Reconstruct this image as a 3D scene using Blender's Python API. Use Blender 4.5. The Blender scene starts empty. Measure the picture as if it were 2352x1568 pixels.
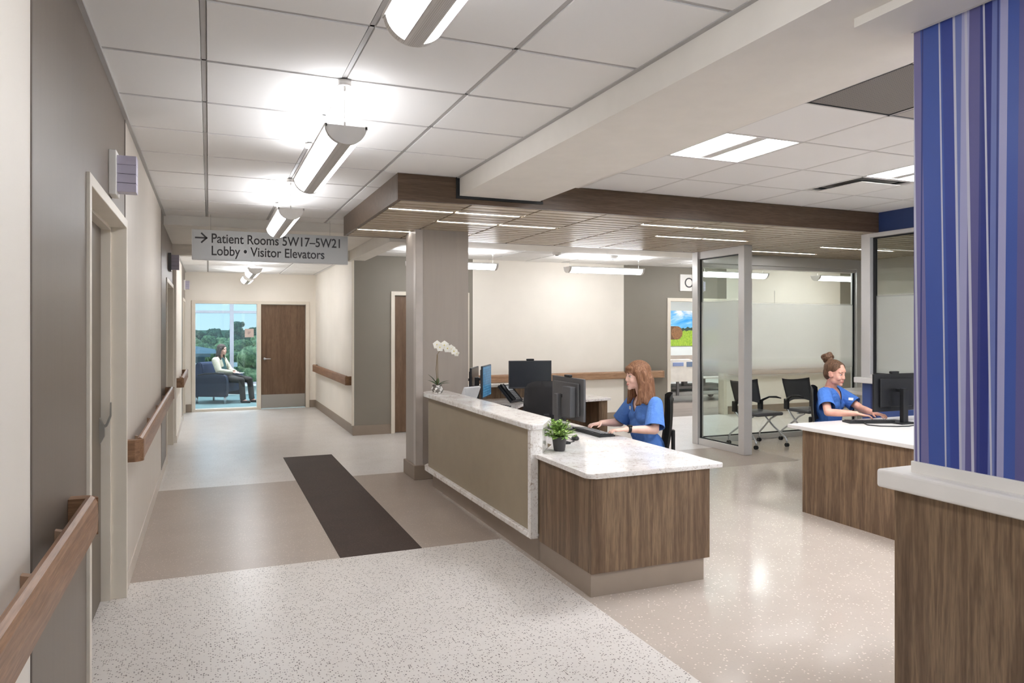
import bpy, bmesh, math, random
from mathutils import Vector, Matrix, Quaternion
R = math.radians
scene = bpy.context.scene
C = scene.collection
# ---------------------------------------------------------------- camera
TH = math.atan(696/1667)
cd = bpy.data.cameras.new('camera'); cam = bpy.data.objects.new('camera', cd); C.objects.link(cam)
cam.location = (0, 0, 1.64); cam.rotation_euler = (R(90), 0, -TH)
cd.sensor_width = 36; cd.lens = 36*1667/2352; cd.shift_y = -32/2352; cd.clip_start = .05; cd.clip_end = 2000
scene.camera = cam
# ---------------------------------------------------------------- world, sun, exposure
w = bpy.data.worlds.new('sky'); scene.world = w; w.use_nodes = True
nt = w.node_tree; bg = nt.nodes['Background']
tc = nt.nodes.new('ShaderNodeTexCoord'); sp = nt.nodes.new('ShaderNodeSeparateXYZ'); rp = nt.nodes.new('ShaderNodeValToRGB')
nt.links.new(tc.outputs['Generated'], sp.inputs[0]); nt.links.new(sp.outputs[2], rp.inputs[0]); nt.links.new(rp.outputs[0], bg.inputs[0])
rp.color_ramp.elements[0].position = .0; rp.color_ramp.elements[0].color = (.78, .90, .95, 1)
rp.color_ramp.elements[1].position = .35; rp.color_ramp.elements[1].color = (.38, .66, .90, 1)
bg.inputs[1].default_value = .42
sl = bpy.data.lights.new('sun', 'SUN'); sl.energy = .9; sl.angle = R(1); sun = bpy.data.objects.new('sun', sl); C.objects.link(sun)
sun.rotation_euler = (R(50), 0, R(-97))
vs = scene.view_settings; vs.view_transform = 'Standard'; vs.look = 'None'; vs.gamma = 1; vs.use_curve_mapping = False; vs.exposure = 1.70
UP = 3.9      # luminance of the lamps' upward side
TROF = 16.0    # luminance of the recessed troffers
CY = scene.cycles
CY.max_bounces = 10; CY.diffuse_bounces = 6; CY.glossy_bounces = 4; CY.transparent_max_bounces = 24; CY.transmission_bounces = 6
CY.use_denoising = True; CY.sample_clamp_indirect = 6; CY.caustics_reflective = False; CY.caustics_refractive = False

# ---------------------------------------------------------------- materials
def lin(c):
    return tuple(((v/255)/12.92 if v/255 <= .04045 else ((v/255+.055)/1.055)**2.4) for v in c) + (1,)
class M:
    """a small node-tree wrapper"""
    def __init__(s, name, col=(200,200,200), rough=.5, metal=0., spec=.5):
        s.m = bpy.data.materials.new(name); s.m.use_nodes = True; s.t = s.m.node_tree; s.b = s.t.nodes['Principled BSDF']
        s.b.inputs['Base Color'].default_value = lin(col); s.b.inputs['Roughness'].default_value = rough
        s.b.inputs['Metallic'].default_value = metal; s.b.inputs['Specular IOR Level'].default_value = spec
    def n(s, k, **kw):
        nd = s.t.nodes.new('ShaderNode'+k)
        for a, v in kw.items():
            if a in nd.inputs: nd.inputs[a].default_value = v
            else: setattr(nd, a, v)
        return nd
    def l(s, a, b): s.t.links.new(a, b)
    def coord(s, scale=(1,1,1), kind='Object', rot=(0,0,0)):
        t = s.n('TexCoord'); mp = s.n('Mapping'); s.l(t.outputs[kind], mp.inputs[0])
        mp.inputs['Scale'].default_value = scale; mp.inputs['Rotation'].default_value = rot; return mp.outputs[0]
    def world(s, scale=(1,1,1)):
        t = s.n('NewGeometry'); mp = s.n('Mapping'); s.l(t.outputs['Position'], mp.inputs[0]); mp.inputs['Scale'].default_value = scale; return mp.outputs[0]
    def noise(s, vec, scale=5, detail=3, rough=.5, dist=0):
        nd = s.n('TexNoise', Scale=scale, Detail=detail, Roughness=rough, Distortion=dist); s.l(vec, nd.inputs['Vector']); return nd.outputs['Fac']
    def ramp(s, fac, stops, const=False):
        r = s.n('ValToRGB'); s.l(fac, r.inputs[0]); e = r.color_ramp.elements
        if const: r.color_ramp.interpolation = 'CONSTANT'
        while len(e) < len(stops): e.new(.5)
        for i, (p, c) in enumerate(stops): e[i].position = p; e[i].color = lin(c)
        return r.outputs[0]
    def mix(s, fac, a, b, mode='MIX'):
        x = s.n('Mix', data_type='RGBA', blend_type=mode)
        if isinstance(fac, float): x.inputs[0].default_value = fac
        else: s.l(fac, x.inputs[0])
        for i, v in ((6, a), (7, b)):
            if isinstance(v, tuple): x.inputs[i].default_value = lin(v)
            else: s.l(v, x.inputs[i])
        return x.outputs[2]
    def base(s, c): s.l(c, s.b.inputs['Base Color']); return s
    def bump(s, fac, strength=.2, dist=.01):
        b = s.n('Bump', Strength=strength, Distance=dist); s.l(fac, b.inputs['Height']); s.l(b.outputs[0], s.b.inputs['Normal']); return s
def plain(name, col, rough=.5, metal=0., spec=.5, var=.06, sc=6):
    m = M(name, col, rough, metal, spec)
    d = tuple(max(0, c*(1-var)) for c in col)
    f = m.noise(m.world(), sc, 3); m.base(m.ramp(f, [(.3, d), (.7, col)])); return m.m
def emit(name, col, strength):
    m = bpy.data.materials.new(name); m.use_nodes = True; t = m.node_tree; t.nodes.remove(t.nodes['Principled BSDF'])
    e = t.nodes.new('ShaderNodeEmission'); e.inputs[0].default_value = lin(col); e.inputs[1].default_value = strength
    t.links.new(e.outputs[0], t.nodes['Material Output'].inputs[0]); return m
def wallmat(name, col, rough=.55, spec=.4):
    m = M(name, col, rough, 0, spec); v = m.world((1,1,1)); f = m.noise(v, 260, 2); f2 = m.noise(m.world((9,9,.5) if 'covering' in name else (.6,.6,.6)), 3, 3)
    m.base(m.ramp(f2, [(.3, tuple(c*.975 for c in col)), (.7, col)])); m.bump(f, .12, .002); return m.m
cream = wallmat('cream_wall_paint', (240,233,222)); brownw = wallmat('taupe_wall_covering', (120,109,98), .40, .5)
beigew = wallmat('beige_wall_covering', (214,205,194), .5); olivew = wallmat('olive_grey_wall_paint', (138,131,120))
colw = wallmat('taupe_column_covering', (168,157,147), .42, .5); white = plain('white_paint', (236,233,228), .55, var=.02)
drywall = plain('white_drywall', (231,226,218), .7, var=.02)
frame_m = plain('cream_door_frame_enamel', (228,219,204), .35, var=.02)
tile_m = M('acoustic_tile', (232,230,227), .85, 0, .2)
tile_m.bump(tile_m.noise(tile_m.world(), 340, 2), .12, .002); tile_m = tile_m.m
grid_m = plain('grey_grid_reveal', (176,173,170), .5, var=.02)
blackm = plain('black_plastic', (22,22,24), .42, var=.1); darkg = plain('dark_grey_plastic', (52,53,56), .4, var=.05)
midg = plain('mid_grey_plastic', (105,106,108), .45, var=.03); charcoal = plain('charcoal_fabric', (58,54,55), .85, var=.12, sc=60)
gasket = plain('black_gasket', (25,26,28), .5)
alu = M('satin_aluminium', (216,214,212), .35, .3); alu = alu.m
steel = M('brushed_steel', (176,172,166), .3, .9); steel.bump(steel.noise(steel.coord((2,2,260)), 3, 2), .15, .002); steel = steel.m
chrome = M('silver_tube', (205,207,210), .28, .85).m
base_m = plain('taupe_rubber_base', (152,137,122), .5, var=.03)
basel_m = plain('beige_rubber_base', (206,196,184), .45, var=.03)
def veneer(name, a, b, c, axis='z', rough=.38, sc=1.0):
    m = M(name, b, rough, 0, .4)
    s = {'z': (9*sc, 9*sc, .55*sc), 'x': (.55*sc, 9*sc, 9*sc), 'y': (9*sc, .55*sc, 9*sc)}[axis]
    v = m.world(s); f1 = m.noise(v, 1.6, 5, .6, .5); s2 = tuple(k*9 for k in s); f2 = m.noise(m.world(s2), 2.0, 3, .6)
    c1 = m.ramp(f1, [(.28, a), (.47, b), (.56, c), (.63, b), (.75, a)]); c2 = m.ramp(f2, [(.3, (196,196,196)), (.65, (255,255,255))])
    m.base(m.mix(.8, c1, c2, 'MULTIPLY')); m.bump(f2, .06, .002); return m.m
walnut = veneer('walnut_veneer', (98,77,59), (124,100,78), (148,123,97))
walnut2 = veneer('walnut_recess_shaded', (84,62,46), (98,74,56), (112,88,68))  # walnut darkened to stand in for shade inside the knee space
door_m = veneer('brown_door_veneer', (104,80,61), (118,92,71), (126,100,78), 'z', .4)
doorg_m = plain('grey_brown_door_laminate', (110,99,86), .42, var=.04)
rail_m = veneer('handrail_wood', (136,100,76), (152,114,88), (166,128,100), 'y', .38)
railend_m = veneer('handrail_end_wood', (118,86,60), (140,104,76), (156,118,88), 'x', .45, 2.0)
railx_m = veneer('handrail_wood_crosswise', (150,112,84), (170,132,102), (184,148,118), 'x', .42)
fascia_m = veneer('bronze_wood_fascia_shaded', (84,66,51), (95,76,60), (105,85,69), 'x', .30)  # same wood as the slats, its colour darkened for the shaded face
slat_m = veneer('bronze_wood_slats_lit', (184,167,142), (196,179,154), (204,188,164), 'x', .34)  # same wood as the fascia, its colour lightened for the lit underside
def quartz(name, dens=.5):
    m = M(name, (236,230,224), .12, 0, .5); v = m.world()
    f = m.noise(v, 22, 6, .7, 1.2); g = m.noise(v, 95, 2, .6); h = m.noise(v, 5, 3)
    c1 = m.ramp(f, [(.30, (178,160,148)), (.40, (226,219,213)), (.47, (246,243,240)), (.60, (247,244,241)), (.70, (206,194,186))])
    c2 = m.ramp(g, [(.28, (140,120,108)), (.38, (255,255,255))]); c3 = m.ramp(h, [(.35, (240,237,234)), (.6, (255,255,255))])
    m.base(m.mix(1.0, m.mix(.7, c1, c2, 'MULTIPLY'), c3, 'MULTIPLY')); return m.m
quartz_m = quartz('speckled_quartz'); solid_m = plain('white_solid_surface', (238,234,229), .25, var=.02)
panel_m = plain('olive_beige_laminate', (165,152,130), .5, var=.03)
kick_m = plain('taupe_kick_laminate', (158,143,129), .45, var=.03)
def speckle(name, basec, basec2, dark, amt, sc, rough, light=None):
    m = M(name, basec, rough, 0, .45); v = m.world()
    vo = m.n('TexVoronoi', Scale=sc, Randomness=1.0); wv = m.n('Mapping'); m.l(v, wv.inputs[0]); m.l(wv.outputs[0], vo.inputs['Vector'])
    sepc = m.n('SeparateColor'); m.l(vo.outputs['Color'], sepc.inputs[0])
    big = m.ramp(m.noise(v, 3, 4), [(.3, basec2), (.7, basec)])
    ds = m.ramp(vo.outputs['Distance'], [(0, (255,255,255)), (.33, (255,255,255)), (.40, (0,0,0))])
    pick = m.ramp(sepc.outputs[0], [(0, (0,0,0)), (1-amt, (255,255,255))], True)
    mask = m.n('Math', operation='MULTIPLY'); m.l(ds, mask.inputs[0]); m.l(pick, mask.inputs[1])
    dk = m.ramp(sepc.outputs[1], [(0, dark), (.5, tuple(min(255, c+45) for c in dark)), (.8, light or tuple(min(255, c+70) for c in dark))], True)
    m.base(m.mix(mask.outputs[0], big, dk)); return m.m
floor_light = speckle('speckled_terrazzo_vinyl', (225,219,213), (219,213,207), (92,82,76), .42, 95, .30, (190,180,172))
floor_far = speckle('fine_speckled_vinyl', (222,217,212), (214,208,202), (176,166,158), .25, 80, .28)
floor_tan = speckle('tan_linoleum', (172,158,146), (165,151,139), (164,150,138), .4, 110, .3, (170,156,144))
floor_cream = speckle('pale_beige_linoleum', (196,184,173), (190,178,167), (189,178,167), .4, 75, .12, (194,183,172))
floor_dark = speckle('dark_brown_vinyl', (66,50,41), (58,44,36), (46,35,29), .5, 150, .75, (78,61,51))
floor_teal = plain('teal_carpet', (112,140,140), .9, var=.1, sc=40); floor_pat = veneer('grey_wood_vinyl', (120,108,99), (140,128,118), (152,140,130), 'x', .3, .6)
def glassmat(name, tint=(246,250,249), frost=None, gloss=.08):
    m = bpy.data.materials.new(name); m.use_nodes = True; t = m.node_tree; t.nodes.remove(t.nodes['Principled BSDF']); N = t.nodes.new; L = t.links.new
    out = t.nodes['Material Output']; tr = N('ShaderNodeBsdfTransparent'); tr.inputs[0].default_value = lin(tint)
    gl = N('ShaderNodeBsdfGlossy'); gl.inputs['Roughness'].default_value = .02; mx = N('ShaderNodeMixShader')
    lw = N('ShaderNodeLayerWeight'); lw.inputs[0].default_value = .5; pw = N('ShaderNodeMath'); pw.operation = 'POWER'; pw.inputs[1].default_value = 4.5; sc = N('ShaderNodeMath'); sc.operation = 'MULTIPLY_ADD'; sc.inputs[1].default_value = .6; sc.inputs[2].default_value = gloss*.5
    L(lw.outputs['Facing'], pw.inputs[0]); L(pw.outputs[0], sc.inputs[0]); L(sc.outputs[0], mx.inputs[0]); L(tr.outputs[0], mx.inputs[1]); L(gl.outputs[0], mx.inputs[2]); last = mx
    if frost:
        z0, z1, f = frost; g = N('ShaderNodeNewGeometry'); s = N('ShaderNodeSeparateXYZ'); L(g.outputs['Position'], s.inputs[0])
        mr = N('ShaderNodeMapRange'); mr.inputs[1].default_value = z0-.02; mr.inputs[2].default_value = z1+.02; L(s.outputs[2], mr.inputs[0])
        r = N('ShaderNodeValToRGB'); L(mr.outputs[0], r.inputs[0]); e = r.color_ramp.elements
        for p, v in ((.22, f), (.80, f)): x = e.new(p); x.color = (v,v,v,1)
        e[0].position = 0; e[0].color = (0,0,0,1); e[-1].position = 1; e[-1].color = (0,0,0,1)
        rr = [(0.0,0),(.04,f*.35),(.25,f),(.96,f),(1.0,0)]
        while len(e) < 5: e.new(.5)
        for i, (p, v) in enumerate(rr): e[i].position = p; e[i].color = (v,v,v,1)
        df = N('ShaderNodeBsdfDiffuse'); df.inputs[0].default_value = lin((250,252,249)); tl = N('ShaderNodeBsdfTranslucent'); tl.inputs[0].default_value = lin((250,252,249))
        a = N('ShaderNodeMixShader'); a.inputs[0].default_value = .5; L(df.outputs[0], a.inputs[1]); L(tl.outputs[0], a.inputs[2])
        b = N('ShaderNodeMixShader'); L(r.outputs[0], b.inputs[0]); L(mx.outputs[0], b.inputs[1]); L(a.outputs[0], b.inputs[2]); last = b
    L(last.outputs[0], out.inputs[0]); return m
glass_clear = glassmat('clear_glass'); glass_frost = glassmat('glass_with_frosted_band', (248,252,250), (.93, 2.0, .46))
glass_teal = glassmat('blue_tinted_glass', (238,245,250)); 
lamp_white = emit('lamp_diffuser', (247,249,254), 5.5); lamp_up = emit('lamp_upward_light', (248,250,255), UP)
lamp_white_far = emit('lamp_diffuser_bright', (248,249,252), 8.0); lamp_up_far = emit('lamp_upward_light_bright', (246,249,255), 7.0)
trof_e = emit('troffer_light', (248,250,255), TROF); led_e = emit('led_strip_light', (250,250,250), 6.0)
perf = M('perforated_metal', (206,202,198), .45, .2); vo = perf.n('TexVoronoi', Scale=160.0, Randomness=0.0); perf.l(perf.coord(), vo.inputs['Vector'])
perf.base(perf.ramp(vo.outputs['Distance'], [(.25, (168,164,160)), (.4, (212,208,204))])); perf = perf.m
lamp_end = plain('white_lamp_cap', (232,228,224), .4, var=.02)

# ---------------------------------------------------------------- mesh helper
class MB:
    def __init__(s): s.b = bmesh.new(); s.mi = 0
    def _tag(s, vs):
        for f in {f for v in vs for f in v.link_faces}: f.material_index = s.mi
    def box(s, x0, x1, y0, y1, z0, z1, bev=0, seg=2):
        if min(x1-x0, y1-y0, z1-z0) > .03:      # hairline offsets keep overlapping pieces from sharing a plane
            s.k = (getattr(s, 'k', 0)+1) % 9; e = .00022*s.k; x0 -= e; x1 += e; y0 -= e; y1 += e; z1 += e; z0 -= e if z0 > .001 else 0
        vs = bmesh.ops.create_cube(s.b, size=1)['verts']
        for v in vs: v.co = Vector((x0+(v.co.x+.5)*(x1-x0), y0+(v.co.y+.5)*(y1-y0), z0+(v.co.z+.5)*(z1-z0)))
        s._tag(vs)
        if bev > 0:
            es = list({e for v in vs for e in v.link_edges}); bmesh.ops.bevel(s.b, geom=es, offset=bev, segments=seg, affect='EDGES', profile=.5)
        return s
    def obox(s, c, ax, ay, az, bev=0, seg=2):
        """box with half-axis vectors ax, ay, az around centre c"""
        c, ax, ay, az = map(Vector, (c, ax, ay, az)); vs = bmesh.ops.create_cube(s.b, size=2)['verts']
        for v in vs: v.co = c+ax*v.co.x+ay*v.co.y+az*v.co.z
        s._tag(vs)
        if bev > 0:
            es = list({e for v in vs for e in v.link_edges}); bmesh.ops.bevel(s.b, geom=es, offset=bev, segments=seg, affect='EDGES', profile=.5)
        return s
    def cone(s, p0, p1, r0, r1, n=16, caps=True):
        p0, p1 = Vector(p0), Vector(p1); d = p1-p0; q = d.to_track_quat('Z', 'Y'); rings = []
        for p, r in ((p0, r0), (p1, r1)):
            rings.append([s.b.verts.new(p+q@Vector((r*math.cos(2*math.pi*i/n), r*math.sin(2*math.pi*i/n), 0))) for i in range(n)])
        for i in range(n):
            f = s.b.faces.new((rings[0][i], rings[0][(i+1)%n], rings[1][(i+1)%n], rings[1][i])); f.material_index = s.mi; f.smooth = True
        if caps:
            for r_ in (list(reversed(rings[0])), rings[1]): f = s.b.faces.new(r_); f.material_index = s.mi
        return s
    def cyl(s, p0, p1, r, n=16): return s.cone(p0, p1, r, r, n)
    def tube(s, pts, r, n=10, closed=False):
        pts = [Vector(p) for p in pts]; rings = []; m = len(pts); up = Vector((0,0,1)); prev = None
        for i, p in enumerate(pts):
            a = pts[(i-1) % m] if (i > 0 or closed) else p; b = pts[(i+1) % m] if (i < m-1 or closed) else p
            t = (b-a).normalized(); q = t.to_track_quat('Z', 'Y') if prev is None else prev
            if prev is not None:
                z = q@Vector((0,0,1)); q = z.rotation_difference(t)@q
            prev = q; rr = r[i] if isinstance(r, (list, tuple)) else r
            rings.append([s.b.verts.new(p+q@Vector((rr*math.cos(2*math.pi*k/n), rr*math.sin(2*math.pi*k/n), 0))) for k in range(n)])
        for i in range(m if closed else m-1):
            A, B = rings[i], rings[(i+1) % m]
            for k in range(n):
                f = s.b.faces.new((A[k], A[(k+1)%n], B[(k+1)%n], B[k])); f.smooth = True; f.material_index = s.mi
        if not closed:
            for r_ in (list(reversed(rings[0])), rings[-1]): f = s.b.faces.new(r_); f.material_index = s.mi
        return s
    def lathe(s, prof, c=(0,0,0), n=24):
        rings = [[s.b.verts.new(Vector(c)+Vector((r*math.cos(2*math.pi*i/n), r*math.sin(2*math.pi*i/n), z))) for i in range(n)] for r, z in prof]
        for j in range(len(rings)-1):
            for i in range(n):
                f = s.b.faces.new((rings[j][i], rings[j][(i+1)%n], rings[j+1][(i+1)%n], rings[j+1][i])); f.smooth = True; f.material_index = s.mi
        for r_ in (list(reversed(rings[0])), rings[-1]): f = s.b.faces.new(r_); f.material_index = s.mi
        return s
    def prism(s, poly, z0, z1, bev=0, seg=2):
        lo = [s.b.verts.new((x, y, z0)) for x, y in poly]; hi = [s.b.verts.new((x, y, z1)) for x, y in poly]; n = len(poly); fs = []
        fs.append(s.b.faces.new(list(reversed(lo)))); fs.append(s.b.faces.new(hi))
        for i in range(n): fs.append(s.b.faces.new((lo[i], lo[(i+1)%n], hi[(i+1)%n], hi[i])))
        for f in fs: f.material_index = s.mi
        if bev: bmesh.ops.bevel(s.b, geom=[e for e in fs[0].edges]+[e for e in fs[1].edges], offset=bev, segments=seg, affect='EDGES', profile=.5)
        return s
    def extr(s, prof, o, u, v, d):
        """profile (a,b) in the plane o + a*u + b*v, extruded along vector d"""
        o, u, v, d = map(Vector, (o, u, v, d)); A = [s.b.verts.new(o+u*a+v*b) for a, b in prof]; B = [s.b.verts.new(x.co+d) for x in A]; n = len(prof)
        fs = [s.b.faces.new(list(reversed(A))), s.b.faces.new(B)]+[s.b.faces.new((A[i], A[(i+1)%n], B[(i+1)%n], B[i])) for i in range(n)]
        for f in fs: f.material_index = s.mi
        return s
    def ell(s, c, r, rot=None, seg=20, ring=14):
        vs = bmesh.ops.create_uvsphere(s.b, u_segments=seg, v_segments=ring, radius=1)['verts']; c = Vector(c)
        for v in vs:
            p = Vector((v.co.x*r[0], v.co.y*r[1], v.co.z*r[2])); v.co = c+(rot@p if rot is not None else p)
        for f in {f for v in vs for f in v.link_faces}: f.smooth = True; f.material_index = s.mi
        return s
    def quad(s, *p):
        f = s.b.faces.new([s.b.verts.new(q) for q in p]); f.material_index = s.mi; return s
    def make(s, name, mats, parent=None, smooth=None, kind=None, label=None, off=None):
        me = bpy.data.meshes.new(name); bmesh.ops.recalc_face_normals(s.b, faces=s.b.faces[:])
        if off is not None: bmesh.ops.translate(s.b, vec=-Vector(off), verts=s.b.verts[:])
        s.b.to_mesh(me); s.b.free()
        for m in (mats if isinstance(mats, (list, tuple)) else [mats]): me.materials.append(m)
        if smooth:
            for p in me.polygons: p.use_smooth = True
        o = bpy.data.objects.new(name, me); C.objects.link(o)
        if parent is not None: o.parent = parent
        if kind: o['kind'] = kind
        if label: o['label'] = label
        return o
def thing(name, label, cat, loc=(0,0,0), rz=0, group=None):
    o = bpy.data.objects.new(name, None); C.objects.link(o); o.empty_display_size = .1; o.location = loc; o.rotation_euler = (0,0,rz)
    o['label'] = label; o['category'] = cat
    if group: o['group'] = group
    return o
def tag(o, label, cat, group=None):
    o['label'] = label; o['category'] = cat
    if group: o['group'] = group
    return o
def S(name, mb, m, **k): return mb.make(name, m, kind='structure', **k)
def dup(r, loc, rz, label, group=None):
    n = r.copy(); C.objects.link(n); n.location = loc; n.rotation_euler = (0,0,rz); n['label'] = label
    if group: n['group'] = group
    def rec(a, b):
        for ch in list(a.children):
            c = ch.copy(); C.objects.link(c); c.parent = b; rec(ch, c)
    rec(r, n); return n
def arc(cx, cy, r, a0, a1, n=8):
    return [(cx+r*math.cos(R(a0+(a1-a0)*i/n)), cy+r*math.sin(R(a0+(a1-a0)*i/n))) for i in range(n+1)]
# ================================================================ SETTING
WL = -.475; CZ = 2.92
# ---- floor: one slab surface, colour fields by zone
fb = MB()
def zone(mi, x0, x1, y0, y1):
    fb.mi = mi; fb.quad((x0,y0,0), (x1,y0,0), (x1,y1,0), (x0,y1,0))
XD = 2.10
zone(0, -1.2, XD, -3, 5.24); zone(1, -1.2, XD, 5.24, 8.08); zone(2, -1.2, XD, 8.08, 15.5)
zone(3, XD, 12.6, -3, 6.9); zone(1, XD, 6.75, 6.9, 8.10); zone(3, 6.75, 12.6, 6.9, 8.45); zone(2, XD, 6.75, 8.10, 11.15); zone(2, 6.75, 12.6, 8.45, 11.15)
zone(4, 2.1, 12.6, 11.15, 19.0); zone(5, -1.2, 2.1, 15.5, 19.3)
bmesh.ops.remove_doubles(fb.b, verts=fb.b.verts[:], dist=.0005)
S('floor', fb, [floor_light, floor_tan, floor_far, floor_cream, floor_pat, floor_teal])
S('floor_slab', MB().box(-1.4, 12.8, -3.2, 19.4, -.2, -.004), drywall)
tag(MB().box(.862, 1.462, 5.24, 9.56, 0, .002).make('floor_strip', floor_dark), 'long dark brown vinyl strip set into the corridor floor', 'floor inlay')
# ---- roof over everything
S('ceiling_slab', MB().box(-1.4, 12.8, -3.2, 19.4, 3.02, 3.12), drywall)
# ---- left wall with door recesses
def wallrun(name, mat, y0, y1, x=WL, z0=0, z1=3.02): return S(name, MB().box(x-.5, x, y0, y1, z0, z1), mat)
wallrun('wall_left', cream, -3, 2.47)
wallrun('wall_left', brownw, 2.47, 3.525); wallrun('wall_left', brownw, 3.525, 4.995, z0=2.27)
wallrun('wall_left', beigew, 4.995, 8.65)
wallrun('wall_left', brownw, 8.65, 9.645); wallrun('wall_left', brownw, 9.645, 11.235, z0=2.215); wallrun('wall_left', brownw, 11.235, 11.35)
XF = -.43
wallrun('wall_left', cream, 11.35, 13.6, XF); wallrun('wall_left', brownw, 13.6, 14.025, XF); wallrun('wall_left', brownw, 14.025, 15.275, XF, 2.145); wallrun('wall_left', brownw, 15.275, 15.4, XF)
S('trim_1', MB().box(WL, WL+.004, 2.462, 2.478, 0, CZ).box(WL, WL+.004, 4.993, 5.005, 2.3, CZ).box(WL, WL+.004, 8.645, 8.655, 0, CZ), plain('brown_seam', (110,100,92), .5))
def sidedoor(i, x, y0, y1, zt, lm, rec=.12, hinge=True):
    d = MB().box(x-rec-.045, x-rec, y0+.012, y1-.085, .012, zt-.012, .003).make('door_%d' % i, lm, kind='structure')
    fr = MB()
    fr.box(x-.2, x+.014, y0, y0+.05, 0, zt, .003); fr.box(x-.2, x+.014, y1-.05, y1, 0, zt, .003); fr.box(x-.2, x+.014, y0, y1, zt-.05, zt, .003)
    fr.box(x-.19, x-.07, y0+.05, y0+.068, 0, zt-.05, .002); fr.box(x-.19, x-.07, y1-.068, y1-.05, 0, zt-.05, .002); fr.box(x-.19, x-.07, y0+.05, y1-.05, zt-.068, zt-.05, .002)
    fr.make('door_frame', frame_m, d); MB().box(x-.5, x-.3, y0-.05, y1+.05, 0, zt+.05).make('door_backing', gasket, d); return d  # black box added behind the door: stops light leaks, keeps the gap dark
d1 = sidedoor(1, WL, 3.50, 5.02, 2.295, doorg_m)
sidedoor(2, WL, 9.62, 11.26, 2.24, doorg_m, .1); sidedoor(3, XF, 14.0, 15.3, 2.17, doorg_m, .1)
# hospital paddle latch on door 1
pl = thing('paddle_latch', 'grey metal push pull paddle latch beside the nearest door', 'door handle', (WL+.0, 4.93, 1.02))
m = MB(); m.extr([(0,0),(.055,.0),(.085,.06),(.085,.12),(.05,.2),(0,.2)], (-.165,-.06,-.07), (.85,0,0), (0,0,.82), (0,.045,0)); m.make('latch_body', steel, pl)
m = MB(); m.extr([(.07,.11),(.10,.13),(.125,.2),(.125,.30),(.117,.30),(.115,.21),(.09,.145),(.06,.13)], (-.165,-.055,-.07), (.85,0,0), (0,0,.82), (0,.035,0)); m.make('paddle', steel, pl)
S('baseboard_left', MB().box(WL, WL+.008, 5.03, 9.6, 0, .11, .002).box(XF, XF+.008, 11.36, 13.98, 0, .1, .002), basel_m)
S('baseboard_left', MB().box(WL, WL+.008, -3, 3.49, 0, .11, .002), basel_m)
# ---- end wall of the corridor with a glazed screen and a door in one frame
YE = 15.4; GX0, GX1, DX0, DX1, HT = -.245, .885, .965, 1.835, 2.11
m = MB(); m.box(WL-.1, -.31, YE, YE+.15, 0, 3.02); m.box(1.90, 2.2, YE, YE+.15, 0, 3.02); m.box(-.31, 1.90, YE, YE+.15, HT+.055, 3.02); S('wall_end', m, cream)
m = MB(); zf = HT+.06
for x0, x1 in ((-.31, GX0), (GX1, DX0), (DX1, 1.905)): m.box(x0, x1, YE-.02, YE+.16, 0, zf, .004)
m.box(-.31, 1.905, YE-.02, YE+.16, HT, zf, .004); m.box(GX0, GX1, YE-.02, YE+.16, 0, .045, .004)
w1 = S('window_1', m, frame_m); MB().box(GX0, GX1, YE+.06, YE+.068, .045, HT).make('pane', glass_teal, w1)
d4 = MB().box(DX0+.004, DX1-.004, YE+.05, YE+.095, .012, HT-.005, .002).make('door_4', door_m, kind='structure')
MB().box(DX0+.01, DX1-.01, YE+.046, YE+.05, .012, .285).make('kick_plate', steel, d4)
m = MB(); m.cyl((1.035,YE+.05,1.01), (1.035,YE+.015,1.01), .026); m.tube([(1.035,YE+.02,1.01), (1.035,YE-.01,1.01), (1.05,YE-.014,1.01), (1.15,YE-.012,1.008)], .010, 8); m.make('door_handle', chrome, d4, True)
S('baseboard_end', MB().box(XF, -.315, YE-.012, YE, 0, .15, .002).box(1.91, 2.03, YE-.012, YE, 0, .15, .002), base_m)
# ---- right wall of the far corridor and the long cross wall
YC = 11.1
S('wall_right', MB().box(2.03, 2.15, YC+.12, YE, 0, 3.02), cream); S('trim_2', MB().box(2.0, 2.035, YC-.004, YC+.03, .15, 2.66, .004), frame_m)
S('baseboard_right', MB().box(2.02, 2.03, YC, YE, 0, .15, .002), base_m)
def cw(x0, x1, mat, z0=0, z1=3.02, nm='wall_cross'): S(nm, MB().box(x0, x1, YC, YC+.12, z0, z1), mat)
cw(2.03, 2.62, olivew); cw(2.62, 3.86, olivew, 2.19); cw(3.86, 3.945, olivew); cw(3.945, 6.78, cream); cw(6.78, 7.73, olivew); cw(7.73, 8.99, olivew, 2.16)
cw(8.99, 9.03, olivew); cw(9.03, 11.9, cream); cw(11.9, 12.8, olivew)
S('baseboard_cross', MB().box(2.01, 2.60, YC-.012, YC, 0, .15, .002).box(3.9, 7.69, YC-.012, YC, 0, .15, .002).box(9.06, 12.8, YC-.012, YC, 0, .15, .002), base_m)
d5 = MB().box(2.66, 3.82, YC+.03, YC+.075, .01, 2.13, .002).make('door_5', door_m, kind='structure')
m = MB()
for x0, x1 in ((2.60, 2.66), (3.82, 3.88)): m.box(x0, x1, YC-.02, YC+.14, 0, 2.2, .004)
m.box(2.6, 3.88, YC-.02, YC+.14, 2.14, 2.2, .004).make('door_frame', frame_m, d5)
m = MB()
for x0, x1 in ((7.69, 7.76), (8.95, 9.02)): m.box(x0, x1, YC-.02, YC+.14, 0, 2.18, .004)
m.box(7.69, 9.02, YC-.02, YC+.14, 2.12, 2.18, .004); S('trim_3', m, frame_m)
m = MB(); m.box(10.18, 10.195, YC-.004, YC, 1.5, 2.36); S('trim_4', m, plain('pale_seam', (205,200,190), .5))
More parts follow.
